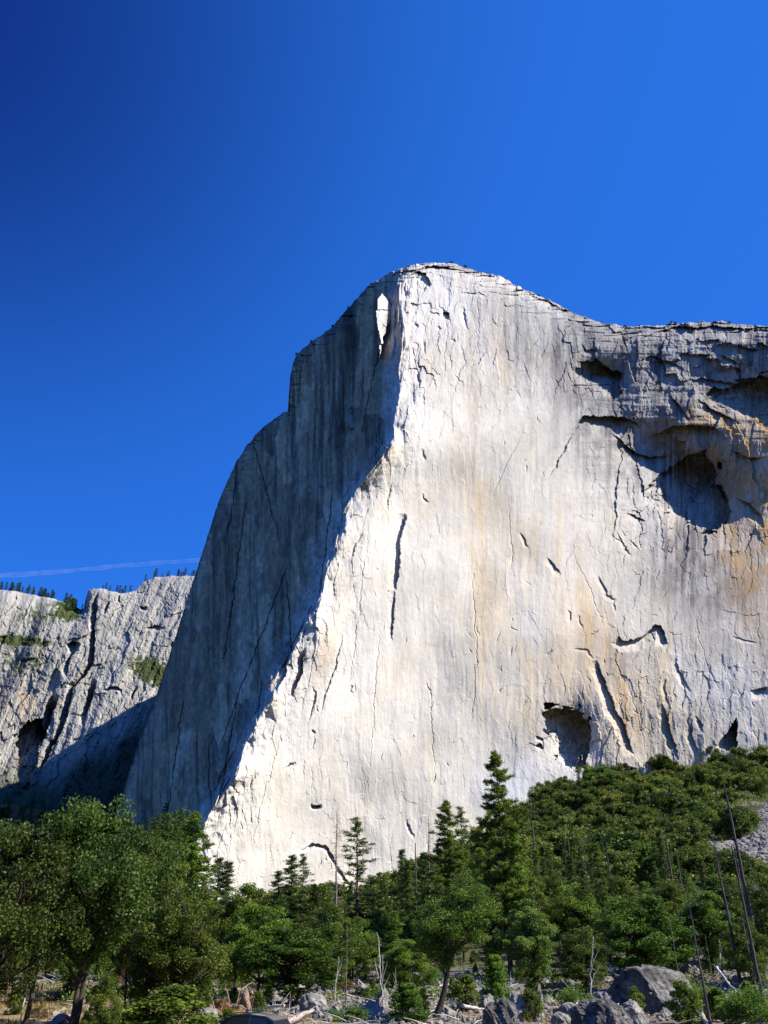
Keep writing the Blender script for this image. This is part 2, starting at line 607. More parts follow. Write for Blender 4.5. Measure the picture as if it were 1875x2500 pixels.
R.D += (0.7 + 1.5 * sstep(0.5, 1.2, rough)) * rough * pl1 + 0.75 * rough * pl2 + 0.28 * rough * pl3
R.D += 0.5 * rough * fbm(PX / 11, PY / 18, 4, 191, 0.6)
R.D += (0.05 + 0.45 * SW) * fbm(PX / 5, PY / 70, 3, 195, 0.6)

# named features of the face -----------------------------------------------------------------
def crop5(*a): return [(600 + x / 2.552, 600 + y / 2.552) for x, y in a]
def crop6(*a): return [(1225 + x / 2.552, 650 + y / 2.552) for x, y in a]
def crop7(*a): return [(1225 + x / 2.552, 1300 + y / 2.552) for x, y in a]
def crop8(*a): return [(300 + x / 2.37, 1250 + y / 2.37) for x, y in a]
def crop3(*a): return [(625 + x / 2.654, 1900 + y / 2.654) for x, y in a]


# hollows of the upper right wall
R.D += 52 * blob(PX, PY, 1700, 1195, 118, 92, 25) + 22 * blob(PX, PY, 1640, 1120, 90, 46, 20) + 26 * blob(PX, PY, 1560, 1080, 80, 60)
R.D += 24 * blob(PX, PY, 1850, 960, 130, 70, 12) + 26 * blob(PX, PY, 1462, 912, 62, 34) + 16 * blob(PX, PY, 1404, 1800, 50, 72)
R.recess(crop6((900, 620), (1100, 560), (1330, 590), (1480, 650), (1460, 790), (1200, 800), (960, 760)), 9, (0.3, -1), 0.0)
R.recess(crop6((1120, 480), (1330, 455), (1560, 480), (1700, 520), (1700, 640), (1420, 600), (1200, 560)), 8, (0.3, -1), 0.0)
R.recess(crop6((455, 605), (560, 603), (650, 625), (755, 655), (748, 700), (735, 800), (600, 815), (500, 760), (450, 690)), 30, (0.45, -1), 0.0)
R.recess(crop6((870, 1400), (1000, 1300), (1060, 1240), (1150, 1170), (1260, 1130), (1330, 1230), (1350, 1380), (1395, 1440), (1420, 1520), (1415, 1610), (1300, 1650), (1180, 1640), (1080, 1540), (950, 1475)), 46, (1, -0.45), 0.0, 0.8)
R.recess(crop6((1540, 700), (1640, 680), (1760, 690), (1900, 720), (1900, 1120), (1659, 1015), (1430, 935), (1230, 830), (1360, 760)), 48, (0.5, -1), 0.0, 0.8)
R.step(crop6((870, 445), (960, 410), (1090, 378), (1300, 374), (1560, 392), (1700, 400)), 17, 34)
R.step(crop6((440, 1060), (470, 985), (510, 930), (560, 925), (610, 945), (690, 925), (760, 945), (830, 965), (860, 1010)), 24, 60)
R.step(crop6((900, 1075), (1060, 1000), (1200, 985), (1330, 1005), (1400, 1060), (1410, 1090)), 20, 55)
R.step(crop6((690, 1040), (760, 1100), (840, 1160), (930, 1190), (1060, 1180)), 16, 60)
R.step(crop6((500, 935), (440, 1060), (380, 1180), (290, 1330)), 5, 14)
R.step(crop6((1340, 540), (1440, 580), (1470, 595), (1440, 650)), 9, 20)
R.step(crop6((1040, 780), (1090, 830), (1130, 890), (1180, 960)), 10, 30)
R.step(crop6((1220, 820), (1300, 880), (1400, 930), (1500, 975)), 12, 30)
R.step(crop6((1420, 1130), (1500, 1180), (1580, 1190), (1659, 1175)), 10, 22)
R.step(crop6((1440, 1440), (1560, 1480), (1620, 1560), (1640, 1640)), 12, 26)
R.step(crop6((840, 590), (940, 560), (1060, 600), (1140, 640)), 7, 16)
R.step(crop6((1100, 720), (1250, 690), (1400, 720), (1560, 720)), 9, 22)
R.step(crop6((500, 480), (530, 520), (600, 520), (605, 550)), 6, 14)
R.step(crop6((780, 1540), (830, 1550), (870, 1575), (900, 1580)), 8, 16)
R.step(crop6((0, 20), (120, 110), (200, 190), (330, 240), (440, 290)), 6, 12)
R.step(crop6((270, 215), (330, 235), (360, 245)), 14, 22)
# middle and lower right wall
R.step(crop7((735, 640), (760, 672), (820, 668), (900, 640), (945, 580), (985, 578), (1010, 630), (1035, 695)), 11, 30, 0.05)
R.recess(crop7((245, 1085), (330, 1062), (440, 1070), (520, 1120), (572, 1190), (560, 1270), (540, 1330), (520, 1400), (480, 1500), (400, 1450), (362, 1400), (340, 1310), (300, 1240), (275, 1130)), 52, (0.8, -0.7), 0.12, 0.7)
R.step(crop7((590, 790), (640, 900), (700, 1090), (760, 1200), (830, 1390)), 9, 26, 0.1)
R.step(crop7((1000, 1060), (1040, 1160), (1060, 1260), (1110, 1420)), 8, 22)
R.step(crop7((1020, 900), (1030, 1000), (1045, 1090)), 3.1, 12)
R.step(crop7((1180, 1150), (1190, 1250), (1235, 1400)), 5.6, 20)
R.recess(crop7((1340, 1360), (1400, 1260), (1465, 1145), (1475, 1180), (1450, 1370)), 44, (1, -0.3), 0.1)
R.step(crop7((1080, 780), (1100, 850), (1150, 930), (1180, 1000)), 4.3, 16)
R.step(crop7((1200, 1140), (1250, 1180), (1260, 1240)), 4.3, 14)
R.step(crop7((280, 150), (330, 200), (370, 265)), 5.0, 16)
R.step(crop7((600, 270), (650, 350), (665, 390), (715, 410)), 3.7, 14)
R.step(crop7((690, 420), (720, 490)), 2.5, 10)
R.step(crop7((410, 475), (430, 500), (430, 560)), 3.1, 10)
R.step(crop7((480, 510), (515, 600)), 2.5, 10)
R.step(crop7((450, 722), (540, 730), (580, 790)), 2.5, 9)
R.step(crop7((720, 0), (760, 70), (820, 150)), 3.7, 13)
R.step(crop7((120, 0), (150, 40), (170, 100)), 3.7, 13)
R.step(crop7((1550, 985), (1620, 970), (1659, 962)), 10, 26)
R.step(crop7((205, 1260), (240, 1265), (270, 1290)), 5.0, 14)
R.step(crop7((205, 1330), (235, 1310), (262, 1340)), 10, 18)
R.step(crop7((1415, 640), (1500, 660), (1600, 690)), 2.5, 10)
# the nose and the face beside it
R.step(crop8((1640, 20), (1615, 130), (1600, 300), (1585, 450)), 10, 26, 0.1)
R.step(crop8((1580, 440), (1570, 560), (1565, 690), (1560, 760)), 5.6, 16)
R.step(crop8((1270, 690), (1255, 800), (1225, 940), (1165, 1090), (1152, 1190)), 3.1, 11)
R.step(crop8((1095, 1000), (1122, 1040), (1105, 1120), (1070, 1215)), 3.1, 11)
R.step(crop8((1100, 1255), (1120, 1280)), 3.1, 10)
R.step(crop8((935, 1475), (990, 1447)), 4.3, 12)
R.step(crop8((1095, 1685), (1125, 1700), (1150, 1690)), 4.3, 12)
R.step(crop8((1345, 1000), (1330, 1020), (1340, 1045)), 2.5, 9)
R.step(crop8((785, 1500), (750, 1570), (735, 1610)), 2.5, 9)
R.step(crop8((955, 850), (945, 930), (880, 1040)), 12, 22)
R.step(crop8((1060, 790), (1040, 920), (985, 1080)), 14, 24)
R.step(crop8((1400, 110), (1350, 190), (1310, 290)), 3.1, 12)
R.step(crop8((650, 1400), (580, 1540), (500, 1690), (480, 1778)), 14, 26)
R.step(crop3((290, 470), (360, 418), (460, 440), (520, 550), (610, 690)), 6, 13, 0.1)
R.step(crop3((365, 160), (385, 178), (430, 165)), 8, 12)
R.step(crop3((975, 270), (1010, 350), (1030, 390)), 3, 9)
# the summit
R.recess(crop5((985, 215), (1060, 160), (1120, 170), (1150, 230), (1110, 295), (1010, 285)), 16, (0.2, -1), 0.0)
R.step(crop5((1140, 415), (1200, 418), (1215, 425)), 4.3, 12)
R.recess(crop5((1225, 418), (1262, 420), (1262, 465), (1228, 455)), 14, (1, -1), 0.3)
R.step(crop5((1060, 470), (1085, 515)), 4.3, 12)
R.step(crop5((1365, 370), (1375, 450), (1390, 530)), 4.3, 13)
R.step(crop5((1120, 590), (1122, 680)), 3.7, 11)
R.step(crop5((1095, 740), (1080, 800), (1082, 900)), 4.3, 12)
R.step(crop5((1195, 500), (1215, 520)), 3.7, 10)
R.step(crop5((1295, 575), (1310, 610)), 4.3, 12)
R.step(crop5((1330, 290), (1480, 300), (1500, 330)), 3.1, 10)
R.step(crop5((830, 235), (950, 165), (1060, 140), (1200, 120), (1330, 150), (1450, 190)), 10, 20)
R.step(crop5((1180, 340), (1270, 420), (1290, 510)), 2.5, 9)
R.step(crop5((1110, 1260), (1130, 1340)), 3.1, 10)
R.step(crop5((1100, 1540), (1150, 1600)), 3.1, 10)
R.step(crop5((905, 1480), (890, 1580), (880, 1659)), 2.5, 10)
# sunlit flakes that stand out of the shaded face (they turn to the right)
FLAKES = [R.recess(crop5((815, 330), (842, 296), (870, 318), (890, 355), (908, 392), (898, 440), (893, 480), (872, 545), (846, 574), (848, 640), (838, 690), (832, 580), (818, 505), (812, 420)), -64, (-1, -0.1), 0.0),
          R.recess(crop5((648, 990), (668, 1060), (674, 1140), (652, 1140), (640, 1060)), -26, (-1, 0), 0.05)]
for pts in ([(1010, 760), (1000, 900), (1012, 1100)], [(1150, 1350), (1165, 1600), (1150, 1800)], [(1240, 1200), (1255, 1420)], [(905, 1250), (880, 1480), (850, 1700)], [(930, 1500), (915, 1700), (905, 1900)], [(700, 1750), (640, 1950), (610, 2100)], [(1050, 1650), (1062, 1900)], [(1085, 700), (1092, 820), (1084, 960)], [(1160, 680), (1170, 780), (1168, 900)], [(1290, 1020), (1240, 1130), (1200, 1230)], [(1390, 1330), (1440, 1440), (1480, 1540)], [(1530, 1650), (1560, 1760), (1580, 1850)], [(1690, 1480), (1720, 1600), (1760, 1700)], [(800, 1450), (770, 1600), (730, 1760)], [(560, 1990), (530, 2080), (520, 2160)]):
    R.step(pts, 1.1, 4, 0.3, 0.8)
# hosts of lesser cracks and flakes
for k in range(190):
    cx = rng.uniform(520, 1900)
    cy = rng.uniform(690, 2180)
    rt = 1350 < cx and cy < 1330
    if rng.random() < (0.35 if cx < 1300 else 0.75) or True:
        n = rng.uniform(10, 42)
        a = rng.normal(94 if not rt else 60, 15 if not rt else 50)
        a = math.radians(a)
        pts = []
        x0, y0 = cx, cy
        for j in range(4):
            pts.append((x0, y0))
            a += rng.normal(0, 0.28)
            x0 += math.cos(a) * n / 3
            y0 += math.sin(a) * n / 3
        R.step(pts, rng.uniform(0.5, 2.4) * (1.9 if rt else 1), rng.uniform(2.5, 7), 0.4, 0.8)

# rock colours: stains, seeps, scars, plus painted light and shade ----------------------------------------------
C = np.zeros(PX.shape + (3,))
g = 0.53 + 0.05 * sstep(1600, 900, PY) + 0.05 * fbm(PX / 60, PY / 90, 4, 301)  # lightened upward to make up for weaker sunlight on the upper wall
C[..., 0] = g * 1.0
C[..., 1] = g * 0.96
C[..., 2] = g * 0.86


def mixc(C, col, m):
    m = np.clip(m, 0, 1)[..., None]
    return C * (1 - m) + np.array(col) * m


wob = 0.5 * fbm(PX / 70, PY / 120, 3, 311)
st1 = sstep(0.05, 0.6, fbm(PX / 34 + wob, PY / 420, 3, 321, 0.6))
st2 = sstep(0.0, 0.55, fbm(PX / 13 + wob, PY / 300, 3, 331, 0.6))
st3 = sstep(0.05, 0.5, fbm(PX / 7 + wob, PY / 190, 3, 341, 0.6))
tan_w = 0.9 * blob(PX, PY, 1330, 1560, 210, 300, 10) + 0.55 * blob(PX, PY, 1200, 1150, 170, 420) + 0.5 * blob(PX, PY, 1040, 1500, 200, 500) + 0.35 * blob(PX, PY, 760, 1900, 160, 240) + 0.5 * blob(PX, PY, 1620, 1620, 240, 260) + 0.55 * blob(PX, PY, 1620, 1760, 240, 130) + 0.25
C = mixc(C, (0.55, 0.44, 0.27), (0.30 + 0.45 * st1 + 0.25 * sstep(-0.2, 0.4, fbm(PX / 80, PY / 110, 4, 325))) * tan_w * (1 - SW) * 0.85)
or_w = blob(PX, PY, 1505, 1640, 40, 190, -18) * 0.9 + blob(PX, PY, 1395, 1600, 60, 130) * 0.5 + blob(PX, PY, 1500, 1800, 60, 110) * 0.35 + blob(PX, PY, 808, 1560, 26, 130, 18) * 0.55
C = mixc(C, (0.46, 0.29, 0.11), or_w * (0.45 + 0.55 * st2))
or2 = blob(PX, PY, 1855, 1270, 95, 220) * 1.0 + blob(PX, PY, 1790, 1070, 110, 60) * 0.5 + blob(PX, PY, 1700, 1050, 120, 60) * 0.35
gr_w = 0.85 * blob(PX, PY, 1730, 990, 280, 200) + 0.65 * blob(PX, PY, 1560, 1000, 170, 170) + 0.5 * blob(PX, PY, 1640, 850, 260, 60) + 0.8 * blob(PX, PY, 1720, 1380, 170, 120, 15) + 0.18 * blob(PX, PY, 1800, 1540, 200, 140) + 0.4 * blob(PX, PY, 1350, 790, 150, 170) + 0.25 * blob(PX, PY, 1700, 1770, 140, 90)
mott = sstep(-0.25, 0.35, fbm(PX / 26, PY / 34, 5, 345, 0.6))
gr_w = np.clip(gr_w * 1.55, 0, 1)
C = mixc(C, (0.115, 0.108, 0.108), gr_w * (0.48 + 0.34 * st2 + 0.30 * mott))
C = mixc(C, (0.055, 0.053, 0.055), gr_w * st3 * (0.35 + 0.65 * st1) * 0.95)
C = mixc(C, (0.42, 0.26, 0.10), np.clip(or2 * 1.35, 0, 0.95) * (0.4 + 0.6 * mott))
spk = sstep(0.1, 0.5, fbm(PX / 8, PY / 12, 4, 347, 0.65))
C = mixc(C, (0.27, 0.26, 0.25), spk * (0.08 + 0.45 * gr_w) * (1 - SW))
patch = fbm(PX / 75 + wob, PY / 95, 4, 349, 0.55)
C = C * (1 + 0.12 * np.clip(patch * 2, -1, 1) * (1 - SW))[..., None]
nose_grey = 0.5 * blob(PX, PY, 1110, 900, 90, 170) + 0.35 * blob(PX, PY, 1180, 720, 150, 60) + 0.3 * blob(PX, PY, 1330, 780, 150, 80) + 0.15
C = mixc(C, (0.33, 0.33, 0.34), nose_grey * (1 - SW) * (0.3 + 0.4 * st3 + 0.3 * mott) * 0.35)
C = mixc(C, (0.60, 0.60, 0.585), blob(PX, PY, 1270, 1930, 130, 70) * 0.9 + 0.55 * blob(PX, PY, 1290, 1530, 30, 60) + 0.4 * blob(PX, PY, 1790, 1690, 90, 80))
# the shaded face: weathered granite, its shade painted in darker and browner, hung with black and pale streaks
sv1 = sstep(-0.15, 0.35, fbm(PX / 16 + wob, PY / 380, 4, 361, 0.65))
sv2 = sstep(0.05, 0.4, fbm(PX / 6 + wob, PY / 170, 3, 371, 0.65))
sv3 = sstep(0.0, 0.45, fbm((PX + 0.25 * PY) / 30 + wob, PY / 130, 4, 381, 0.65))
grit = fbm(PX / 6, PY / 9, 4, 391, 0.7)
SWC = sstep(6, 75, dl)            # painted shade tone sets in away from the sunlit prow
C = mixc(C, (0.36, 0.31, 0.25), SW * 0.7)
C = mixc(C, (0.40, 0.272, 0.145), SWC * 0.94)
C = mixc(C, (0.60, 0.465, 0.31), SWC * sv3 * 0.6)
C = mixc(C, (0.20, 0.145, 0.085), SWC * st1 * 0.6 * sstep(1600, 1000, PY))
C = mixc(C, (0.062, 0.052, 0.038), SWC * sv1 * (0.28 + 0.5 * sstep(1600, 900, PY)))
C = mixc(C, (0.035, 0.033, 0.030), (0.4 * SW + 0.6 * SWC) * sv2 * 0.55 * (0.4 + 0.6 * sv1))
C = C * (1 + SW * 0.5 * grit)[..., None]
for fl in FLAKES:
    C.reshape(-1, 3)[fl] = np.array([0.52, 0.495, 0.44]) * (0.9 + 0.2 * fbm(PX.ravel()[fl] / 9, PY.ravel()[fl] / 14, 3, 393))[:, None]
seam = np.zeros(PX.shape)
for k in range(24):
    sx_, sy_ = rng.uniform(380, 960), rng.uniform(700, 2050)
    ln_, tilt = rng.uniform(40, 240), rng.normal(-0.12, 0.12)
    dx_ = np.abs(R.WX - (sx_ + tilt * (PY - sy_)))
    seam = np.maximum(seam, np.clip(1 - dx_ / rng.uniform(1.2, 2.4), 0, 1) * np.clip((ln_ - np.abs(PY - sy_)) / 20, 0, 1))
R.D += seam * SW * 5
C = mixc(C, (0.05, 0.048, 0.045), seam * SW * 0.6)
C = C * (1 + SW * (0.26 * np.clip(plates(R.WX / 52, R.WY / 130, 441), -1.3, 1.3) + 0.16 * np.clip(plates(R.WX / 15, R.WY / 34, 443), -1.3, 1.3)))[..., None]
# lichen-dark summit rim
C = mixc(C, (0.16, 0.155, 0.15), np.exp(-np.maximum(R.EDGE, 0) / 14.0) * sstep(-0.3, 0.3, fbm(PX / 40, PY / 6, 3, 401)) * 0.8)
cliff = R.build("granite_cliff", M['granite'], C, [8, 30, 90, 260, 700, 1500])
tag(cliff, "huge pale granite cliff with a sunlit face and a shaded flank", "cliff", kind="structure")

# ------------------------------------------------------------------ the farther cliffs on the left
def crop1(*a): return [(x / 2.654, 1300 + y / 2.654) for x, y in a]


sk = crop1((-700, 330), (-300, 345), (0, 370), (130, 385), (280, 415), (420, 450), (470, 465), (520, 500), (548, 495), (556, 430), (574, 368), (660, 365), (740, 385), (800, 397), (880, 375), (930, 322), (1000, 292), (1150, 280), (1270, 280), (1450, 290), (1750, 300))
Q = Relief([p[0] for p in sk], [p[1] for p in sk], 1.6, 420, 2160, 1.6, 5)
qx, qy = Q.PX, Q.PY
Q.D = 2030 - 0.55 * (qy - 1400) - 0.15 * (qx - 400)
Q.D += 120 * sstep(250, 60, qx) * sstep(1500, 1700, qy) * 0.3
Q.D += 60 * np.exp(-Q.EDGE / 22.0) * sstep(230, 160, qx) + 18 * np.exp(-Q.EDGE / 8.0)
Q.D += 20 * fbm((qx + 0.42 * (qy - 1500)) / 60, qy / 300, 3, 15)
Q.D += 4.5 * plates((Q.WX + 0.4 * (Q.WY - 1500)) / 34, Q.WY / 60, 25) + 1.6 * plates((Q.WX + 0.3 * Q.WY) / 13, Q.WY / 20, 35) + 0.8 * plates(Q.WX / 6, Q.WY / 8, 45)
Q.D += 2.6 * fbm((qx + 0.42 * qy) / 10, qy / 110, 3, 67, 0.6)
Q.D += 1.2 * fbm(qx / 9, qy / 11, 4, 65, 0.6)
Q.step(crop1((640, 380), (600, 860), (560, 930), (480, 1010), (440, 1180), (380, 1330), (300, 1500), (230, 1640)), 42, 18, 0.1)
Q.step(crop1((640, 950), (600, 1060), (560, 1180), (545, 1260)), 55, 16)
Q.step(crop1((420, 720), (470, 705), (520, 718)), 40, 30)
Q.step(crop1((520, 720), (470, 800), (440, 900), (430, 950)), 30, 16)
Q.step(crop1((390, 1060), (350, 1160), (300, 1290), (270, 1400)), 90, 26)
Q.recess(crop1((150, 1260), (220, 1195), (290, 1205), (285, 1290), (240, 1480), (175, 1660), (100, 1650), (45, 1600), (90, 1400)), 95, (1, -0.2), 0.15)
Q.step(crop1((660, 1010), (740, 990), (790, 1010), (800, 1060)), 18, 10)
Q.step(crop1((885, 990), (870, 1040), (855, 1100)), 22, 10)
Q.step(crop1((900, 480), (960, 480)), 22, 12)
Q.step(crop1((930, 630), (1000, 600), (1080, 610)), 18, 12)
Q.step(crop1((720, 440), (700, 500), (680, 540)), 26, 14)
Q.step(crop1((790, 410), (780, 460)), 22, 12)
Q.step(crop1((560, 380), (565, 450), (548, 540)), 60, 26)
for k in range(170):
    cx, cy = rng.uniform(-20, 470), rng.uniform(1440, 1980)
    n = rng.uniform(8, 34)
    a = math.radians(rng.normal(105, 24))
    pts = []
    for j in range(4):
        pts.append((cx, cy))
        a += rng.normal(0, 0.3)
        cx += math.cos(a) * n / 3
        cy += math.sin(a) * n / 3
    Q.step(pts, rng.uniform(4, 13), rng.uniform(3, 6), 0.3)
CQ = np.zeros(qx.shape + (3,))
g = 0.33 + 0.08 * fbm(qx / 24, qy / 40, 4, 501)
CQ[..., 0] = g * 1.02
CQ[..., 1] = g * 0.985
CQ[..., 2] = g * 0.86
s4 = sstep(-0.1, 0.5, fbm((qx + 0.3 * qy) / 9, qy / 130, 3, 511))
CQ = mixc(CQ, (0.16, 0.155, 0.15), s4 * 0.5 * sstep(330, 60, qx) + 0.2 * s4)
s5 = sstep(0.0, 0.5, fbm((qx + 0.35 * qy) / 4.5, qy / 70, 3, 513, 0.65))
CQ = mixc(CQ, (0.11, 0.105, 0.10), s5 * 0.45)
CQ = mixc(CQ, (0.36, 0.26, 0.15), 0.55 * blob(qx, qy, 60, 1720, 90, 140) * sstep(0, 0.5, fbm(qx / 12, qy / 90, 3, 521)))
veg = blob(qx, qy, 375, 1640, 60, 34, 20) * 1.1 + blob(qx, qy, 40, 1563, 75, 12, 5) * 1.3 + blob(qx, qy, 172, 1480, 30, 28) * 1.2 + 0.5 * blob(qx, qy, 60, 1620, 90, 40) + 0.5 * blob(qx, qy, 100, 1500, 90, 30)
CQ = mixc(CQ, (0.055, 0.07, 0.022), sstep(0.25, 0.6, veg + 0.6 * fbm(qx / 7, qy / 6, 4, 531)) * np.clip(veg * 2, 0, 1))
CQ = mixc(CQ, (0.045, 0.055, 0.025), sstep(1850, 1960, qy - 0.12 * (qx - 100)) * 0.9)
shade_apron = sstep(0, 60, qy - (1715 + np.maximum(390 - qx, 0) * 0.62) + 30 * fbm(qx / 30, qy / 30, 3, 541)) * sstep(120, 200, qx)  # cast-shadow wedge painted dark over the wooded lower slopes
CQ = mixc(CQ, (0.05, 0.055, 0.035), shade_apron * 0.9)
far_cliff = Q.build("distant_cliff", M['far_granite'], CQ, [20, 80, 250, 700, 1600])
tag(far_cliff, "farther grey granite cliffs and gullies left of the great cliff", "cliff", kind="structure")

# ------------------------------------------------------------------ ground
TB = [(-3000, 1500, 1930), (-700, 1500, 1960), (0, 1450, 1985), (150, 1400, 2010), (300, 900, 2012), (400, 660, 2040), (455, 605, 2095), (505, 585, 2190), (650, 590, 2235), (900, 625, 2200), (1000, 645, 2155), (1110, 668, 2105), (1250, 705, 2015), (1330, 725, 1965), (1400, 745, 1925), (1500, 770, 1898), (1700, 820, 1880), (1875, 865, 1858), (2400, 980, 1840), (4500, 1000, 1840)]
TB_az = np.array([float(az_of(p[0], 2100)) for p in TB])
TB_d = np.array([p[1] for p in TB], float)
TB_z = np.array([EYE + elev_tan(p[0], p[2]) * p[1] for p in TB])


def ground(x, y):
    x = np.asarray(x, float)
    y = np.asarray(y, float)
    d = np.hypot(x, y)
    az = np.degrees(np.arctan2(x, y))
    dc = np.interp(az, TB_az, TB_d)
    zc = np.interp(az, TB_az, TB_z)
    t = np.clip((d - 75) / (dc - 75), 0, 1.12)
    z = zc * t ** 1.9
    z = z + 3.2 * np.clip((d - 78) / 90, 0, 1) * np.clip((az + 6) / 30, 0, 1)
    z = z + np.clip((d - 60) / 200, 0.0, 1) * 3.0 * fbm(x / 45, y / 45, 3, 601) + 0.22 * fbm(x / 5, y / 5, 3, 611) * np.clip(d / 40, 0, 1)
    return z


az = np.radians(np.concatenate([np.linspace(-180, -40, 36)[:-1], np.linspace(-40, 42, 330)[:-1], np.linspace(42, 180, 36)]))
rr = np.concatenate([[0.5, 10, 25], np.geomspace(40, 1300, 260), np.geomspace(1300, 9000, 24)[1:]])
AZ, RRR = np.meshgrid(az, rr, indexing='ij')
gx, gy = np.sin(AZ) * RRR, np.cos(AZ) * RRR
gz = ground(gx, gy)
gpx, gpy = proj(gx, np.maximum(gy, 0.5), gz)
nA, nR = gx.shape
GC = np.zeros(gx.shape + (3,))
GC[:] = (0.10, 0.085, 0.055)
GC = mixc(GC, (0.034, 0.040, 0.017), sstep(150, 260, RRR) * 0.92)
n1 = fbm(gx / 14, gy / 14, 4, 621)
GC = mixc(GC, (0.27, 0.20, 0.085), sstep(110, 80, RRR) * sstep(2, -10, np.degrees(AZ)) * sstep(-0.5, 0.2, n1))
GC = mixc(GC, (0.20, 0.185, 0.165), sstep(150, 100, RRR) * sstep(-9, -2, np.degrees(AZ)) * sstep(-0.35, 0.15, n1) * 0.9)
GC = mixc(GC, (0.25, 0.17, 0.09), sstep(170, 110, RRR) * sstep(0.05, 0.3, fbm(gx / 7, gy / 7, 3, 641)) * 0.6)
SCREE = [(1716, 2032), (1760, 2062), (1800, 2052), (1842, 2040), (1846, 1990), (1868, 1965), (1960, 1950), (1960, 2125), (1850, 2128), (1800, 2100), (1750, 2085)]


def in_poly(X, Y, p):
    X = np.asarray(X, float)
    Y = np.asarray(Y, float)
    ins = np.zeros(X.shape, bool)
    for k in range(len(p)):
        x1, y1 = p[k]
        x2, y2 = p[(k + 1) % len(p)]
        ins ^= ((y1 > Y) != (y2 > Y)) & (X < (x2 - x1) * (Y - y1) / (y2 - y1 + 1e-9) + x1)
    return ins


scree = in_poly(gpx, gpy, SCREE) & (RRR > 200)
GC = mixc(GC, (0.20, 0.195, 0.19), scree * 1.0)
GC = mixc(GC, (0.24, 0.23, 0.22), (RRR > 350) * (gpx > 1000) * sstep(0.15, 0.4, fbm(gx / 30, gy / 30, 4, 651)) * 0.8)
GC = mixc(GC, (0.05, 0.055, 0.025), sstep(140, 260, RRR) * (gpx < 1000) * 0.9)
V = np.stack([gx, gy, gz], -1).reshape(-1, 3)
i = np.arange(nA - 1)[:, None] * nR + np.arange(nR - 1)[None, :]
gr = mesh_np("ground", V, np.stack([i, i + nR, i + nR + 1, i + 1], -1).reshape(-1, 4), M['ground'], smooth=True, cols=GC.reshape(-1, 3))
tag(gr, "meadow edge and wooded talus rising to the foot of the cliff", "ground", kind="structure")

# ------------------------------------------------------------------ plant building
def tube_arrays(paths, sides=6):
    """paths: list of (points (n,3), radii (n,)). Returns verts, quads."""
    Vs, Fs, off = [], [], 0
    for P, r in paths:
        P = np.asarray(P, float)
        r = np.asarray(r, float)
        n = len(P)
        T = np.gradient(P, axis=0)
        T /= np.linalg.norm(T, axis=1)[:, None] + 1e-9
        ref = np.where(np.abs(T[:, 2:3]) > 0.9, np.array([[1.0, 0, 0]]), np.array([[0, 0, 1.0]]))
        A = np.cross(T, ref)
        A /= np.linalg.norm(A, axis=1)[:, None] + 1e-9
        B = np.cross(T, A)
        th = np.linspace(0, 2 * np.pi, sides, endpoint=False)
        ring = P[:, None, :] + r[:, None, None] * (A[:, None, :] * np.cos(th)[None, :, None] + B[:, None, :] * np.sin(th)[None, :, None])
        Vs.append(ring.reshape(-1, 3))
        i = np.arange(n - 1)[:, None] * sides + np.arange(sides)[None, :]
        j = np.arange(n - 1)[:, None] * sides + (np.arange(sides)[None, :] + 1) % sides
        Fs.append(np.stack([i, i + sides, j + sides, j], -1).reshape(-1, 4) + off)
        off += n * sides
    return np.concatenate(Vs), np.concatenate(Fs)


def bend(a, b, n, sag, rg, wob=0.0):
    """Curved path from a to b."""
    a, b = np.asarray(a, float), np.asarray(b, float)
    t = np.linspace(0, 1, n)[:, None]
    P = a + (b - a) * t
    P[:, 2] += (sag * 4 * t * (1 - t))[:, 0]
    if wob:
        w = rg.normal(0, wob, (n, 3))
        w[0] = 0
        P += np.cumsum(w, 0) * 0.6
    return P


def quads(P, size, rg, up=0.35, aspect=0.6, align=None, fold=0.0):
    """A leaf-like diamond at each point."""
    n = len(P)
    N = rg.normal(0, 1, (n, 3))
    N[:, 2] += up * 2
    N /= np.linalg.norm(N, axis=1)[:, None]
    A = rg.normal(0, 1, (n, 3)) if align is None else align + rg.normal(0, 0.35, (n, 3))
    A -= N * np.sum(A * N, 1)[:, None]
    A /= np.linalg.norm(A, axis=1)[:, None] + 1e-9
    B = np.cross(N, A)
    s = (size * rg.uniform(0.6, 1.4, n))[:, None]
    V = np.stack([P - A * s, P + B * s * aspect, P + A * s, P - B * s * aspect], 1).reshape(-1, 3)
    Fc = np.arange(4 * n).reshape(n, 4)
    return V, Fc


def clump_points(c, r, n, rg, flat=0.75):
    d = rg.normal(0, 1, (n, 3))
    d /= np.linalg.norm(d, axis=1)[:, None]
    q = d * (rg.random((n, 1)) ** 0.45) * r
    q[:, 2] *= flat
    return q + c


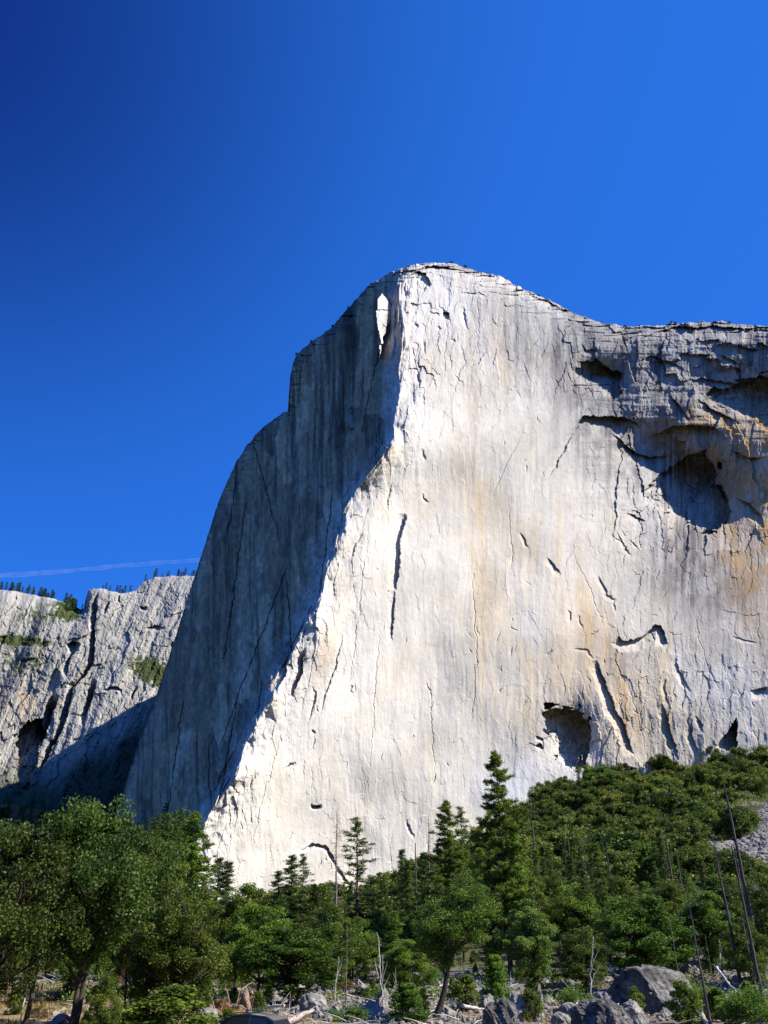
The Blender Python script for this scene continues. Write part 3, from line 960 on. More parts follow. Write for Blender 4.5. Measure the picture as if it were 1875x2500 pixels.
def make_oak(name, seed, h=12.0, cr=5.5, base=0.28, nclump=80, nleaf=300, leaf=0.13, lean=0.0, leafm='oak_leaf', barkm='bark', tr=0.32, multi=1, creach=(0.8, 1.5), twigs=True):
    rg = np.random.default_rng(seed)
    root = empty(name)
    paths = []
    zc0 = h * base
    hc = h - zc0
    tops = []
    for m in range(multi):
        ang = rg.uniform(0, 6.28)
        sp = (0.0 if multi == 1 else 0.18 * cr)
        top = np.array([lean * h + math.cos(ang) * sp * 2, math.sin(ang) * sp * 2, h * 0.82])
        P = bend((math.cos(ang) * sp * 0.25, math.sin(ang) * sp * 0.25, -0.6), top, 12, 0, rg, 0.10 * h / 12)
        rad = tr * (h / 12) / multi ** 0.4 * (1 - np.linspace(0, 1, 12) ** 0.8 * 0.88)
        rad[0] *= 1.45
        rad[1] *= 1.1
        paths.append((P, rad))
        tops.append(P)
    Lp, Lt = [], []
    for k in range(nclump):
        # clump centres fill an uneven crown
        u = rg.normal(0, 1, 3)
        u /= np.linalg.norm(u)
        rad = rg.random() ** 0.4
        lump = 1 + 0.28 * math.sin(3.1 * math.atan2(u[1], u[0]) + seed) * (1 - abs(u[2])) + rg.normal(0, 0.08)
        c = np.array([u[0] * cr * rad * lump, u[1] * cr * rad * lump, zc0 + hc * 0.5 + u[2] * hc * 0.5 * rad * (0.9 + 0.1 * lump)])
        t = (c[2] - zc0) / hc
        w = 0.55 + 0.45 * math.sin(min(1, max(0, t)) * 2.6 + 0.35)
        c[0] = c[0] * w + lean * c[2]
        c[1] *= w
        r = rg.uniform(*creach) * cr / 5.5
        n = int(nleaf * rg.uniform(0.5, 1.2))
        pts = clump_points(c, r, n, rg, rg.uniform(0.7, 1.0))
        Lp.append(pts)
        Lt.append(np.clip(rg.normal(0.45, 0.2) + rg.normal(0, 0.22, n), 0, 1))
        if k % (2 if twigs else 4) == 0:
            tp = tops[k % multi]
            s = int(np.clip(np.searchsorted(tp[:, 2], c[2] * 0.72 - 0.5), 2, 10))
            P = bend(tp[s], c, 7, 0.12 * h / 12, rg, 0.07 * h / 12)
            paths.append((P, np.linspace(0.10, 0.018, 7) * h / 12 * (1.3 if k % 6 == 0 else 0.8)))
    V, Fc = tube_arrays(paths, 7)
    mesh_np("trunk", V, Fc, M[barkm], root, smooth=True)
    P = np.concatenate(Lp)
    t = np.concatenate(Lt)
    V, Fc = quads(P, leaf, rg, 0.4, 0.62)
    mesh_np("crown", V, Fc, M[leafm], root, tint=np.repeat(t, 4))
    root['h'] = float(h)
    root['w'] = float(cr * 2)
    return root


def make_pine(name, seed, h=26.0, w=7.0, bare=0.18, nb=110, leafm='pine_leaf', needle=0.20, tuft=26, density=1.0, prof=0.75, rag=0.25, fill=1.0, sides=6, up=0.1):
    rg = np.random.default_rng(seed)
    root = empty(name)
    n = 14
    P = bend((0, 0, -0.6), (rg.normal(0, 0.012) * h, rg.normal(0, 0.012) * h, h), n, 0, rg, 0.004 * h)
    P[:, 2] = np.linspace(-0.6, h, n)
    rad = 0.0125 * h * (1 - np.linspace(0, 1, n) * 0.96)
    rad[0] *= 1.3
    paths = [(P, rad)]
    Lp, La, Lt = [], [], []
    for k in range(nb):
        t = bare + (1 - bare) * (k + rg.random()) / nb
        z = t * h
        c = np.array([np.interp(z, P[:, 2], P[:, 0]), np.interp(z, P[:, 2], P[:, 1]), z])
        u = (t - bare) / (1 - bare)
        L = 0.5 * w * ((1 - u) ** prof) * (0.45 + 0.55 * min(1, u / 0.18)) * rg.uniform(1 - rag * 1.6, 1 + rag) + 0.25
        a = rg.uniform(0, 6.283)
        droop = L * (-0.22 * (1 - u) + up + rg.normal(0, 0.07)) + 0.25 * L * u
        e = c + np.array([math.cos(a) * L, math.sin(a) * L, droop])
        B = bend(c, e, 5, -0.05 * L, rg)
        paths.append((B, np.linspace(0.006 * h * (1 - u) + 0.015, 0.012, 5)))
        m = max(3, int(L / (0.34 * fill) * density))
        tt = np.clip(rg.uniform(0.22, 1.02, m), 0, 1)
        for q in tt:
            p = c + (e - c) * q + np.array([0, 0, -0.2 * L * q * (1 - q)])
            p = p + rg.normal(0, 0.10 * L + 0.06, 3) * np.array([1, 1, 0.35])
            nn = max(3, int(tuft * rg.uniform(0.6, 1.2)))
            pts = p + rg.normal(0, 0.17, (nn, 3)) * np.array([1, 1, 0.6]) * (0.8 + needle)
            Lp.append(pts)
            out = pts - p + np.array([math.cos(a), math.sin(a), 0.6]) * 0.2
            La.append(out / (np.linalg.norm(out, axis=1)[:, None] + 1e-6))
            Lt.append(np.clip(rg.normal(0.45, 0.2) + rg.normal(0, 0.18, nn), 0, 1))
    V, Fc = tube_arrays(paths, sides)
    mesh_np("trunk", V, Fc, M['pine_bark'], root, smooth=True)
    P = np.concatenate(Lp)
    V, Fc = quads(P, needle, rg, 0.3, 0.17, np.concatenate(La))
    mesh_np("crown", V, Fc, M[leafm], root, tint=np.repeat(np.concatenate(Lt), 4))
    root['h'] = float(h)
    root['w'] = float(w)
    return root


def make_snag(name, seed, h=20.0, r=0.16, twigs=60, tl=1.6, mat='burnt', crook=0.003, forks=0, top=0.25, bare=0.25):
    rg = np.random.default_rng(seed)
    n = 16
    P = bend((0, 0, -0.6), (rg.normal(0, 0.01) * h, rg.normal(0, 0.01) * h, h), n, 0, rg, crook * h)
    P[:, 2] = np.linspace(-0.6, h, n)
    rad = r * (1 - np.linspace(0, 1, n) * (1 - top))
    rad[0] *= 1.25
    V0, F0 = tube_arrays([(P, rad)], 8)
    paths = []
    for k in range(twigs):
        t = rg.uniform(bare, 0.99)
        z = t * h
        c = np.array([np.interp(z, P[:, 2], P[:, 0]), np.interp(z, P[:, 2], P[:, 1]), z])
        L = tl * (1.15 - t) * rg.uniform(0.25, 1.2) + 0.1
        a = rg.uniform(0, 6.283)
        e = c + np.array([math.cos(a) * L, math.sin(a) * L, L * rg.normal(0.0, 0.3)])
        B = bend(c, e, 5, 0.06 * L, rg, 0.04 * L)
        paths.append((B, np.linspace(0.028, 0.010, 5) * (h / 20) ** 0.5))
        if rg.random() < 0.6:
            f = B[3] + rg.normal(0, 0.3, 3) * L
            paths.append((bend(B[2], f, 4, 0, rg), np.linspace(0.016, 0.008, 4)))
    for k in range(forks):
        s = rg.integers(5, 11)
        a = rg.uniform(0, 6.283)
        L = h * rg.uniform(0.25, 0.45)
        e = P[s] + np.array([math.cos(a) * L * 0.4, math.sin(a) * L * 0.4, L])
        paths.append((bend(P[s], e, 8, 0.05 * L, rg, 0.03 * L), np.linspace(rad[s] * 0.7, rad[s] * 0.2, 8)))
    V, Fc = tube_arrays(paths, 4)
    root = mesh_np(name, np.concatenate([V0, V]), np.concatenate([F0, Fc + len(V0)]), M[mat], smooth=True)
    root['h'] = float(h)
    root['w'] = 2.0
    return root


def make_bush(name, seed, h=1.8, w=2.2, nclump=26, nleaf=150, leaf=0.06, leafm='green_leaf', cone=0.0, up=0.5):
    rg = np.random.default_rng(seed)
    root = empty(name)
    paths, Lp, Lt = [], [], []
    for k in range(nclump):
        t = rg.random() ** 0.8
        a = rg.uniform(0, 6.283)
        ww = (1 - cone * t) * (0.6 + 0.4 * math.sin(2.6 * t + 0.4))
        rr_ = 0.5 * w * ww * rg.random() ** 0.5
        c = np.array([math.cos(a) * rr_, math.sin(a) * rr_, h * (0.1 + 0.85 * t) * (1 - 0.25 * (rr_ / (0.5 * w)) ** 2)])
        n = int(nleaf * rg.uniform(0.5, 1.2))
        Lp.append(clump_points(c, 0.2 * w * rg.uniform(0.6, 1.2) * (1 - 0.5 * cone * t), n, rg, 0.9))
        Lt.append(np.clip(rg.normal(0.5, 0.2) + rg.normal(0, 0.2, n), 0, 1))
        paths.append((bend((rg.normal(0, 0.06), rg.normal(0, 0.06), -0.15), c, 5, 0.05, rg, 0.03), np.linspace(0.025, 0.008, 5)))
    V, Fc = tube_arrays(paths, 4)
    mesh_np("stem", V, Fc, M['dead'], root, smooth=True)
    V, Fc = quads(np.concatenate(Lp), leaf, rg, up, 0.55)
    mesh_np("crown", V, Fc, M[leafm], root, tint=np.repeat(np.concatenate(Lt), 4))
    root['h'] = float(h)
    root['w'] = float(w)
    return root


rnd = random.Random(5)


def spot(px, d):
    """Map position in the direction of photograph column px (near the ground), d metres off, on the ground."""
    a = math.radians(float(az_of(px, 2380)))
    x, y = math.sin(a) * d, math.cos(a) * d
    for _ in range(3):
        z = float(ground(x, y))
        qx_, qy_ = proj(x, y, z)
        a += (px - qx_) / F
        x, y = math.sin(a) * d, math.cos(a) * d
    return x, y, float(ground(x, y))


def height_to(px, py, d, z0):
    return EYE + float(elev_tan(px, py)) * d - z0


def put(proto, px, d, top=None, width=None, h=None, label=None, cat="tree", group=None, rot=None, lean=None, sink=0.1, foot=False):
    if top is not None and not foot:           # px is where the tip is seen; upright things converge, so find the foot
        x, y, z = spot(px, d)
        by = float(proj(x, y, z)[1])
        px = 937.5 + (px - 937.5) * (by + 2133) / (top + 2133)
    x, y, z = spot(px, d)
    H = h if top is None else height_to(px, top, d, z) + sink
    o = place(proto)
    s = H / proto['h']
    sw = s if width is None else (width / F * d / 0.86) / proto['w']
    o.scale = (sw, sw, s)
    o.location = (x, y, z - sink)
    o.rotation_euler = (0, 0, rnd.uniform(0, 6.28) if rot is None else rot)
    if lean is not None:
        o.rotation_mode = 'QUATERNION'
        q = Quaternion(Vector((0, 1, 0)), math.radians(lean)) @ Quaternion(Vector((0, 0, 1)), rnd.uniform(0, 6.28))
        o.rotation_quaternion = q
    tag(o, label, cat, group)
    return o


# ---- protos
OAK_A = make_oak("oak_tree", 1, 12, 5.6, 0.33, 150, 460, 0.085, multi=2, creach=(0.55, 1.15))
OAK_B = make_oak("oak_tree", 2, 12, 5.0, 0.30, 140, 430, 0.085, creach=(0.55, 1.15), leafm='oak_leaf', multi=1, tr=0.28)
OAK_C = make_oak("oak_tree", 3, 10, 4.2, 0.10, 120, 400, 0.08, creach=(0.6, 1.2), leafm='olive_leaf', multi=2, tr=0.2)
DEC_A = make_oak("deciduous_tree", 4, 10, 2.9, 0.10, 110, 300, 0.085, leafm='green_leaf', tr=0.2, creach=(0.8, 1.6))
DEC_B = make_oak("deciduous_tree", 5, 11, 2.6, 0.08, 110, 300, 0.085, leafm='lime_leaf', tr=0.18, creach=(0.8, 1.6))
DEC_C = make_oak("deciduous_tree", 6, 10, 3.2, 0.12, 110, 300, 0.085, leafm='olive_leaf', tr=0.22, multi=2, creach=(0.8, 1.6))
DEC_D = make_oak("leaning_tree", 7, 13, 3.4, 0.35, 110, 300, 0.085, leafm='olive_leaf', lean=0.22, tr=0.3, creach=(0.8, 1.6))
PINE_A = make_pine("pine_tree", 11, 28, 8.5, 0.10, 150, 'bright_pine', 0.30, 30, 1.1, prof=0.55, rag=0.45)
PINE_B = make_pine("pine_tree", 12, 22, 5.2, 0.10, 120, 'pine_leaf', 0.22, 26, 1.0)
PINE_C = make_pine("pine_tree", 13, 20, 4.0, 0.28, 60, 'pine_leaf', 0.22, 26, 0.8, prof=0.35, rag=0.5, fill=1.0)
PINE_D = make_pine("pine_tree", 14, 18, 5.0, 0.04, 130, 'pine_leaf', 0.2, 26, 1.0, prof=0.9)
PINE_E = make_pine("pine_tree", 15, 18, 4.2, 0.06, 110, 'bright_pine', 0.2, 26, 1.0, prof=0.85)
SNAG_A = make_snag("dead_pine", 21, 22, 0.26, 150, 2.4, 'dead', bare=0.12, top=0.12)
SNAG_B = make_snag("dead_pine", 22, 22, 0.32, 34, 0.9, 'burnt', bare=0.45, top=0.3)
SNAG_C = make_snag("dead_pine", 23, 18, 0.23, 50, 1.2, 'burnt', bare=0.4, top=0.15)
SNAG_W = make_snag("dead_tree", 24, 9, 0.12, 16, 1.1, 'bleached', crook=0.018, forks=2, bare=0.4)
POLE = make_snag("dead_pole", 25, 12, 0.10, 14, 0.6, 'dead', crook=0.002, bare=0.3)
BUSH_L = make_bush("leafy_shrub", 31, 1.8, 2.2, 26, 170, 0.065, 'lime_leaf')
BUSH_G = make_bush("young_conifer", 32, 3.0, 2.4, 46, 190, 0.07, 'green_leaf', cone=0.7)
BUSH_O = make_bush("leafy_shrub", 33, 2.6, 2.2, 40, 170, 0.07, 'olive_leaf', cone=0.45)
BUSH_B = make_bush("leafy_shrub", 34, 2.4, 3.2, 44, 220, 0.06, 'bright_pine')
BUSH_D = make_bush("dry_shrub", 35, 0.9, 1.6, 18, 110, 0.05, 'dry_leaf')
HILL = [make_oak("hillside_oak", 41 + k, 9, 5.0, 0.02, 44, 150, 0.27, leafm=('hill_leaf', 'oak_leaf', 'hill_leaf', 'olive_leaf')[k], tr=0.25, creach=(1.1, 1.9), twigs=False) for k in range(4)]
HPINE = make_pine("hillside_pine", 51, 18, 5, 0.05, 60, 'pine_leaf', 0.5, 6, 0.7, sides=4)
RIM = make_pine("ridge_pine", 52, 20, 6, 0.12, 42, 'pine_leaf', 0.95, 5, 0.45, sides=3)

# ------------------------------------------------------------------ placed trees (columns and tops read off the photograph)
put(OAK_A, 258, 46, 1950, 330, lean=-2.5, label="largest oak at the lower left with a thick dark trunk and broad crown", cat="oak tree")
put(OAK_B, 62, 43, 2010, 280, label="dark oak at the left edge with paired black trunks", cat="oak tree")
put(OAK_B, -30, 52, 1990, 280, label="dark oak crown cut by the left edge behind the paired trunks", cat="oak tree")
put(OAK_C, 372, 62, 2040, 170, label="oak filling the gap behind the largest oak on its right side", cat="oak tree")
put(OAK_C, 450, 58, 2150, 210, label="dense dark oak right of the largest oak with foliage nearly to the ground", cat="oak tree")
put(OAK_B, 135, 60, 2080, 190, label="shaded oak between the paired trunks and the largest oak", cat="oak tree")
put(OAK_C, 232, 84, 2130, 150, label="shaded oak behind the trunk of the largest oak", cat="oak tree")
put(OAK_C, 318, 92, 2110, 150, label="dark oak filling the woods right of the largest oak trunk", cat="oak tree")
put(OAK_B, 30, 80, 2070, 200, label="dark oak deep in the woods behind the paired black trunks", cat="oak tree")
put(DEC_A, 430, 88, 2085, 120, label="green leafy tree between the dense dark oak and the sunlit pine", cat="tree")
put(DEC_C, 262, 46, 2375, 62, label="small forked sapling beside the big oak trunk on its right", cat="sapling")
put(BUSH_O, 412, 50, 2410, 190, label="yellow-green spreading bush under the dense dark oak", cat="bush")
put(PINE_A, 484, 112, 1985, 120, label="sunlit pine against the foot of the shaded cliff flank", cat="pine tree")
put(PINE_B, 535, 128, 2096, 84, label="pine with a blunt top just right of the sunlit pine by the cliff edge", cat="pine tree")
put(PINE_D, 566, 118, 2104, 84, label="bushy dark pine left of the dense pair of pines", cat="pine tree")
put(DEC_A, 596, 100, 2150, 120, label="leafy green tree left of the dense pair of pines", cat="tree")
put(PINE_B, 719, 150, 2090, 92, label="taller of the dense pair of dark pines before the pale rock", cat="pine tree")
put(PINE_B, 684, 156, 2128, 74, label="shorter of the dense pair of dark pines before the pale rock", cat="pine tree")
put(PINE_C, 740, 160, 2088, 52, label="slim pine rising behind the dense pair of pines", cat="pine tree")
put(PINE_D, 772, 150, 2160, 76, label="short dark conifer under the bare dead pine", cat="pine tree")
put(SNAG_A, 826, 165, 1972, label="tall bare dead pine with fine twigs beside the curved crack", cat="dead tree")
put(PINE_C, 877, 140, 2000, 78, label="thin sparse pine just right of the bare dead pine", cat="pine tree")
put(PINE_D, 976, 170, 2075, 58, label="small pointed conifer left of the cluster of dead tops", cat="pine tree")
put(PINE_D, 1000, 165, 2100, 70, label="dark conifer under the pole-like dead top", cat="pine tree")
put(PINE_D, 1028, 150, 2082, 72, label="dark conifer between the pole-like dead top and the pale dead top", cat="pine tree")
put(SNAG_B, 1015, 175, 2058, label="pole-like dead top with few twigs among the dark conifers", cat="dead tree")
put(SNAG_A, 1041, 180, 1988, label="slender pale dead pine left of the double-topped pine", cat="dead tree")
put(PINE_C, 1064, 150, 2054, 40, label="dark thin pine just left of the double-topped pine", cat="pine tree")
put(PINE_A, 1092, 135, 1958, 96, label="pine with a feathery pointed top left of the tallest pine", cat="pine tree")
put(PINE_C, 1117, 140, 1974, 60, label="sparse pine close against the feathery pine on its right", cat="pine tree")
put(PINE_A, 1210, 112, 1836, 118, label="tallest green pine in the middle against the white rock", cat="pine tree")
put(PINE_E, 1250, 112, 2010, 84, label="bright green conifer at the right foot of the tallest pine", cat="pine tree")
put(PINE_E, 1178, 118, 2070, 70, label="green conifer at the left foot of the tallest pine", cat="pine tree")
put(DEC_A, 716, 78, 2255, 190, label="fresh green leafy tree over a dark leaning trunk left of centre", cat="tree")
put(DEC_A, 645, 92, 2200, 130, label="green leafy tree just left of the fresh green one with leaning trunk", cat="tree")
put(DEC_C, 800, 105, 2205, 100, label="yellowish-green tree under the thin sparse pine", cat="tree")
put(DEC_C, 862, 110, 2240, 100, label="olive green tree behind the thin grey pole", cat="tree")
put(PINE_E, 958, 100, 2225, 66, label="bright conical tree in front of the dark conifers at centre", cat="conifer")
put(DEC_A, 990, 92, 2290, 90, label="low green tree right of the bright conical one at centre", cat="tree")
put(DEC_D, 1060, 66, 2140, 150, foot=True, label="leaning dark trunked tree with olive crown below the feathery pine", cat="tree", rot=0.0)
put(DEC_B, 1290, 88, 2195, 100, label="lime green leafy tree right of the tallest pine's foot", cat="tree")
put(DEC_A, 1395, 112, 2150, 120, label="grey-green leafy tree behind the lime green one", cat="tree")
put(DEC_C, 1412, 84, 2268, 104, label="olive leafy tree above the pale boulders", cat="tree")
put(DEC_A, 1548, 92, 2178, 170, label="round dark green tree behind the big dark boulder", cat="tree")
put(DEC_C, 1490, 125, 2140, 130, label="yellowish-green tree behind the round dark green tree", cat="tree")
put(DEC_C, 1625, 110, 2150, 110, label="olive tree at the right shoulder of the round dark green tree", cat="tree")
put(PINE_D, 1606, 190, 2028, 48, label="dark pointed conifer on the lower slope above the big boulder", cat="pine tree")
put(PINE_D, 1395, 185, 2088, 50, label="dark conifer on the lower slope above the grey-green tree", cat="pine tree")
put(DEC_A, 1705, 105, 2170, 110, label="dark green tree among the bare poles above the pale log", cat="tree")
put(DEC_A, 1760, 118, 2130, 110, label="leafy green tree behind the bare poles at right", cat="tree")
put(DEC_C, 1870, 100, 2108, 110, label="dark leafy tree cut by the right edge beside the poles", cat="tree")
put(DEC_C, 1810, 92, 2240, 80, label="low olive tree between the poles near the right edge", cat="tree")
put(PINE_B, 1250, 190, 2040, 54, label="dark conifer half hidden behind the tallest pine's right side", cat="pine tree")
# bare trunks
SN = [(1789, 1907, 1868, 98, SNAG_B, "tallest burnt pole at the right with a twiggy top"),
      (1738, 2002, 1814, 92, SNAG_C, "burnt pole with an orange scarred base near the right edge"),
      (1781, 2062, 1864, 84, SNAG_B, "burnt pole right of the orange scarred one"),
      (1693, 2150, 1738, 60, SNAG_C, "near burnt pole standing beside the pale fallen log"),
      (1640, 2030, 1676, 120, SNAG_B, "thick broken pole above the round dark green tree's right side"),
      (1659, 2070, 1697, 118, POLE, "thin grey pole close beside the thick broken pole"),
      (1497, 2054, 1508, 190, SNAG_B, "short broken snag on the slope above the yellowish-green tree"),
      (1295, 1934, 1324, 170, SNAG_C, "slim bare snag standing over the slope right of the tallest pine"),
      (1404, 2043, 1408, 200, POLE, "small dead pole on the slope left of the short broken snag"),
      (1822, 2215, 1850, 90, POLE, "short thin pole between the two burnt poles at right"),
      (1640, 2240, 1668, 80, POLE, "thin leaning pole in front of the thick broken pole"),
      (847, 2254, 845, 70, POLE, "thin upright grey pole left of the white crooked trunk"),
      (1735, 2280, 1752, 82, POLE, "thin dead pole behind the near burnt pole")]
for tx, ty, bx, d, pr, lb in SN:
    put(pr, bx, d, ty, label=lb, cat="dead tree", foot=True)
for k, (px, d, top, lb, ln) in enumerate([(928, 72, 2277, "white crooked dead trunk with a hooked top left of the young dark conifer", -4),
                                          (810, 74, 2335, "bleached slender dead trunk left of the thin upright grey pole", 4),
                                          (935, 70, 2330, "shorter white dead stem leaning on the crooked trunk", -2),
                                          (700, 58, 2425, "pair of pale dead stems beside the dark leaning trunk", 1),
                                          (966, 84, 2360, "white forked dead stems behind the young dark conifer", 3),
                                          (1245, 74, 2371, "pale dead stem with an arching tip left of the pale boulders", 3),
                                          (1440, 72, 2282, "short white broken stem in the olive leafy tree", 8),
                                          (40, 60, 2330, "grey dead trunk behind the paired black trunks", 0),
                                          (1755, 90, 2290, "tangle of dead grey branches behind the near burnt pole", 10)]):
    put(SNAG_W, px, d, top, label=lb, cat="dead tree", lean=ln, foot=True)
# shrubs
put(BUSH_L, 850, 63, 2456, 74, label="pale lime shrub at the bottom edge left of centre", cat="shrub")
put(BUSH_G, 992, 62, 2400, 92, label="young dark conifer with a lighter tip at bottom centre", cat="young conifer")
put(BUSH_L, 935, 78, 2415, 40, label="small lime shrub behind the young dark conifer", cat="shrub")
put(BUSH_O, 1665, 64, 2395, 66, label="olive conical bush in front of the big dark boulder", cat="bush")
put(BUSH_B, 1850, 62, 2415, 130, label="bright green bush in the lower right corner", cat="bush")
put(BUSH_O, 1295, 63, 2415, 50, label="thin green shrub between pale boulders at lower right of centre", cat="shrub")
put(BUSH_L, 1402, 61, 2478, 40, label="low yellow-green tuft in front of the rounded boulders", cat="shrub")
put(BUSH_O, 1130, 72, 2380, 70, label="olive bush beside the leaning dark trunk", cat="bush")
put(BUSH_G, 1205, 80, 2330, 70, label="green sapling right of the leaning dark trunk", cat="young conifer")
put(BUSH_L, 305, 56, 2450, 80, label="yellow-green shrub in the dry grass right of the largest oak trunk", cat="shrub")
put(BUSH_G, 212, 52, 2468, 30, label="small dark sapling in the grass by the largest oak trunk", cat="young conifer")
put(BUSH_O, 1745, 66, 2410, 50, label="rusty olive shrub behind the pale fallen log", cat="shrub")
put(BUSH_L, 640, 60, 2460, 40, label="small yellow-green shrub above the black car", cat="shrub")
put(BUSH_O, 560, 56, 2462, 50, label="low olive shrub between the fallen trunks and the black car", cat="shrub")

# woodland between the near trees and the talus: each a tree with its own words
LAND = [(192, "the largest oak"), (350, "the gap oak"), (484, "the sunlit pine by the cliff edge"), (719, "the dense pair of pines"), (826, "the tall bare dead pine"), (960, "the bright conical tree"), (1092, "the feathery pine"), (1210, "the tallest pine"), (1395, "the grey-green leafy tree"), (1548, "the round dark green tree"), (1676, "the thick broken pole"), (1789, "the tallest burnt pole")]
ORD = ["", "second ", "third ", "fourth ", "fifth ", "sixth ", "seventh ", "eighth ", "ninth ", "tenth "]
seen = {}


def auto_label(words_, px):
    lp, ln = min(LAND, key=lambda q: abs(q[0] - px))
    key = (words_, ln, px < lp)
    n = seen.get(key, 0)
    seen[key] = n + 1
    return ORD[min(n, 9)] + words_ + " in woodland, " + ("left" if px < lp else "right") + " of " + ln


fr = random.Random(77)
fills = []
tries = 0
while len(fills) < 122 and tries < 6000:
    tries += 1
    px = fr.uniform(-60, 1930)
    d = fr.uniform(105, 340)
    if px < 470 and d < 120:
        continue
    if any(abs(px - q[0]) < 17 * 150 / d and abs(d - q[1]) < 40 for q in fills):
        continue
    fills.append((px, d))
for px, d in sorted(fills, key=lambda q: q[1]):
    r = fr.random()
    # the tops form an uneven line that drops towards the centre-left and climbs at the right
    lim = float(np.interp(px, [0, 300, 470, 560, 640, 800, 900, 1000, 1150, 1250, 1400, 1690, 1720, 1950], [2090, 2110, 2150, 2210, 2230, 2240, 2215, 2175, 2150, 2130, 2110, 2110, 2150, 2150]))
    if r < 0.6:
        pr, wd, hh, cat = fr.choice([(PINE_D, "dark conifer", fr.uniform(10, 19), "conifer"), (PINE_B, "dense pine", fr.uniform(11, 21), "pine tree"), (PINE_E, "fresh green conifer", fr.uniform(9, 18), "conifer")])
    else:
        pr, wd, hh, cat = fr.choice([(DEC_A, "green leafy tree", fr.uniform(7, 12), "tree"), (DEC_C, "olive leafy tree", fr.uniform(7, 12), "tree"), (DEC_A, "green leafy tree", fr.uniform(6, 11), "tree"), (OAK_C, "broad olive oak", fr.uniform(8, 11), "oak tree")])
    x, y, z = spot(px, d)
    hmax = height_to(px, lim + (fr.uniform(-55, 30) if r < 0.6 else fr.uniform(-12, 45)), d, z)
    hh = max(3.5, min(hh, hmax))
    put(pr, px, d, h=hh, label=auto_label(wd, px), cat=cat, group="trees of the woodland belt")

# undergrowth at the feet of the trees
for k in range(84):
    px = fr.uniform(0, 1900)
    d = fr.uniform(66, 140)
    pr, wd = fr.choice([(BUSH_O, "low olive bush"), (BUSH_G, "small dark green sapling"), (BUSH_O, "low olive bush"), (BUSH_B, "low bright green bush"), (BUSH_D, "rusty dry bush")])
    put(pr, px, d, h=fr.uniform(0.9, 2.4) if pr is not BUSH_D else fr.uniform(0.6, 1.1), label=auto_label(wd, px), cat="bush", group="bushes under the trees")

# talus trees: rounded oaks crowding the slope up to the foot of the cliff
hr = random.Random(9)
spots = []
tries = 0
while len(spots) < 298 and tries < 60000:
    tries += 1
    px = hr.uniform(620, 1960)
    az_ = math.radians(float(az_of(px, 2060)))
    dc = float(np.interp(math.degrees(az_), TB_az, TB_d))
    top_row = len(spots) < 120
    d = dc * (1 - (0.16 * hr.random() if top_row else 0.62 * hr.random() ** 1.5)) * 0.99
    if px < (1230 if top_row else 900) and hr.random() < 0.8:
        continue
    x, y = math.sin(az_) * d, math.cos(az_) * d
    z = float(ground(x, y))
    qx_, qy_ = proj(x, y, z)
    if in_poly(np.array([qx_]), np.array([qy_]), SCREE)[0] or in_poly(np.array([qx_]), np.array([qy_ - 16]), SCREE)[0] or in_poly(np.array([qx_]), np.array([qy_ - 36]), SCREE)[0]:
        continue
    if abs(qx_ - 1640) < 16 + 0.2 * abs(qy_ - 1960) and 1890 < qy_ < 1960 and hr.random() < 0.5:
        continue
    if any((qx_ - s[3]) ** 2 + 3.2 * (qy_ - s[4]) ** 2 < (16 if top_row else 20) ** 2 for s in spots):
        continue
    spots.append((x, y, z, qx_, qy_))
for x, y, z, qx_, qy_ in spots:
    pine = hr.random() < 0.2
    pr = HPINE if pine else hr.choice(HILL)
    o = place(pr)
    s = hr.uniform(1.15, 2.05) if not pine else hr.uniform(0.6, 1.15)
    sw = s * hr.uniform(0.95, 1.3)
    o.scale = (sw, sw, s)
    o.rotation_euler = (0, 0, hr.uniform(0, 6.28))
    o.location = (x, y, z - 0.5)
    side = "left of the slim bare snag" if qx_ < 1295 else "right of the slim bare snag" if qx_ < 1497 else "above the round green tree" if qx_ < 1640 else "left of the tallest burnt pole" if qx_ < 1789 else "right of the tallest burnt pole"
    row = "just below the cliff foot" if qy_ < 1935 else "halfway up the slope" if qy_ < 2030 else "low on the slope"
    tag(o, ("dark conifer " if pine else "rounded olive green oak ") + row + ", " + side, "conifer" if pine else "oak tree", "trees crowding the talus slope")

for k in range(16):
    px, d = hr.uniform(1280, 1860), hr.uniform(180, 480)
    put(hr.choice([SNAG_C, SNAG_B]), px, d, h=hr.uniform(10, 19), label=auto_label("bare dead trunk", px).replace("in woodland", "on the slope"), cat="dead tree", group="dead trunks on the slope")

def ground_cover(name, n, sampler, size, mat, hgt, label, seed):
    g_ = np.random.default_rng(seed)
    x, y, hm = sampler(g_, n)
    z = ground(x, y) + hgt * hm * g_.random(len(x)) ** 0.7
    V, Fc = quads(np.column_stack([x, y, z]), size, g_, 0.4, 0.6)
    tag(mesh_np(name, V, Fc, M[mat], tint=np.repeat(np.clip(g_.normal(0.42, 0.24, len(x)), 0, 1), 4)), label, "scrub", kind="stuff")


def slope_cover(g_, n):
    px = g_.uniform(640, 2000, n)
    a = np.radians(az_of(px, 2060))
    d = np.interp(np.degrees(a), TB_az, TB_d) * (1 - 0.62 * g_.random(n) ** 1.5) * 0.985
    x, y = np.sin(a) * d, np.cos(a) * d
    qx_, qy_ = proj(x, y, ground(x, y))
    m = fbm(x / 9, y / 9, 3, 77)
    k = (m > -0.22) & ~in_poly(qx_, qy_, SCREE)
    return x[k], y[k], np.clip(m[k] + 0.25, 0.15, 0.8) * 1.6


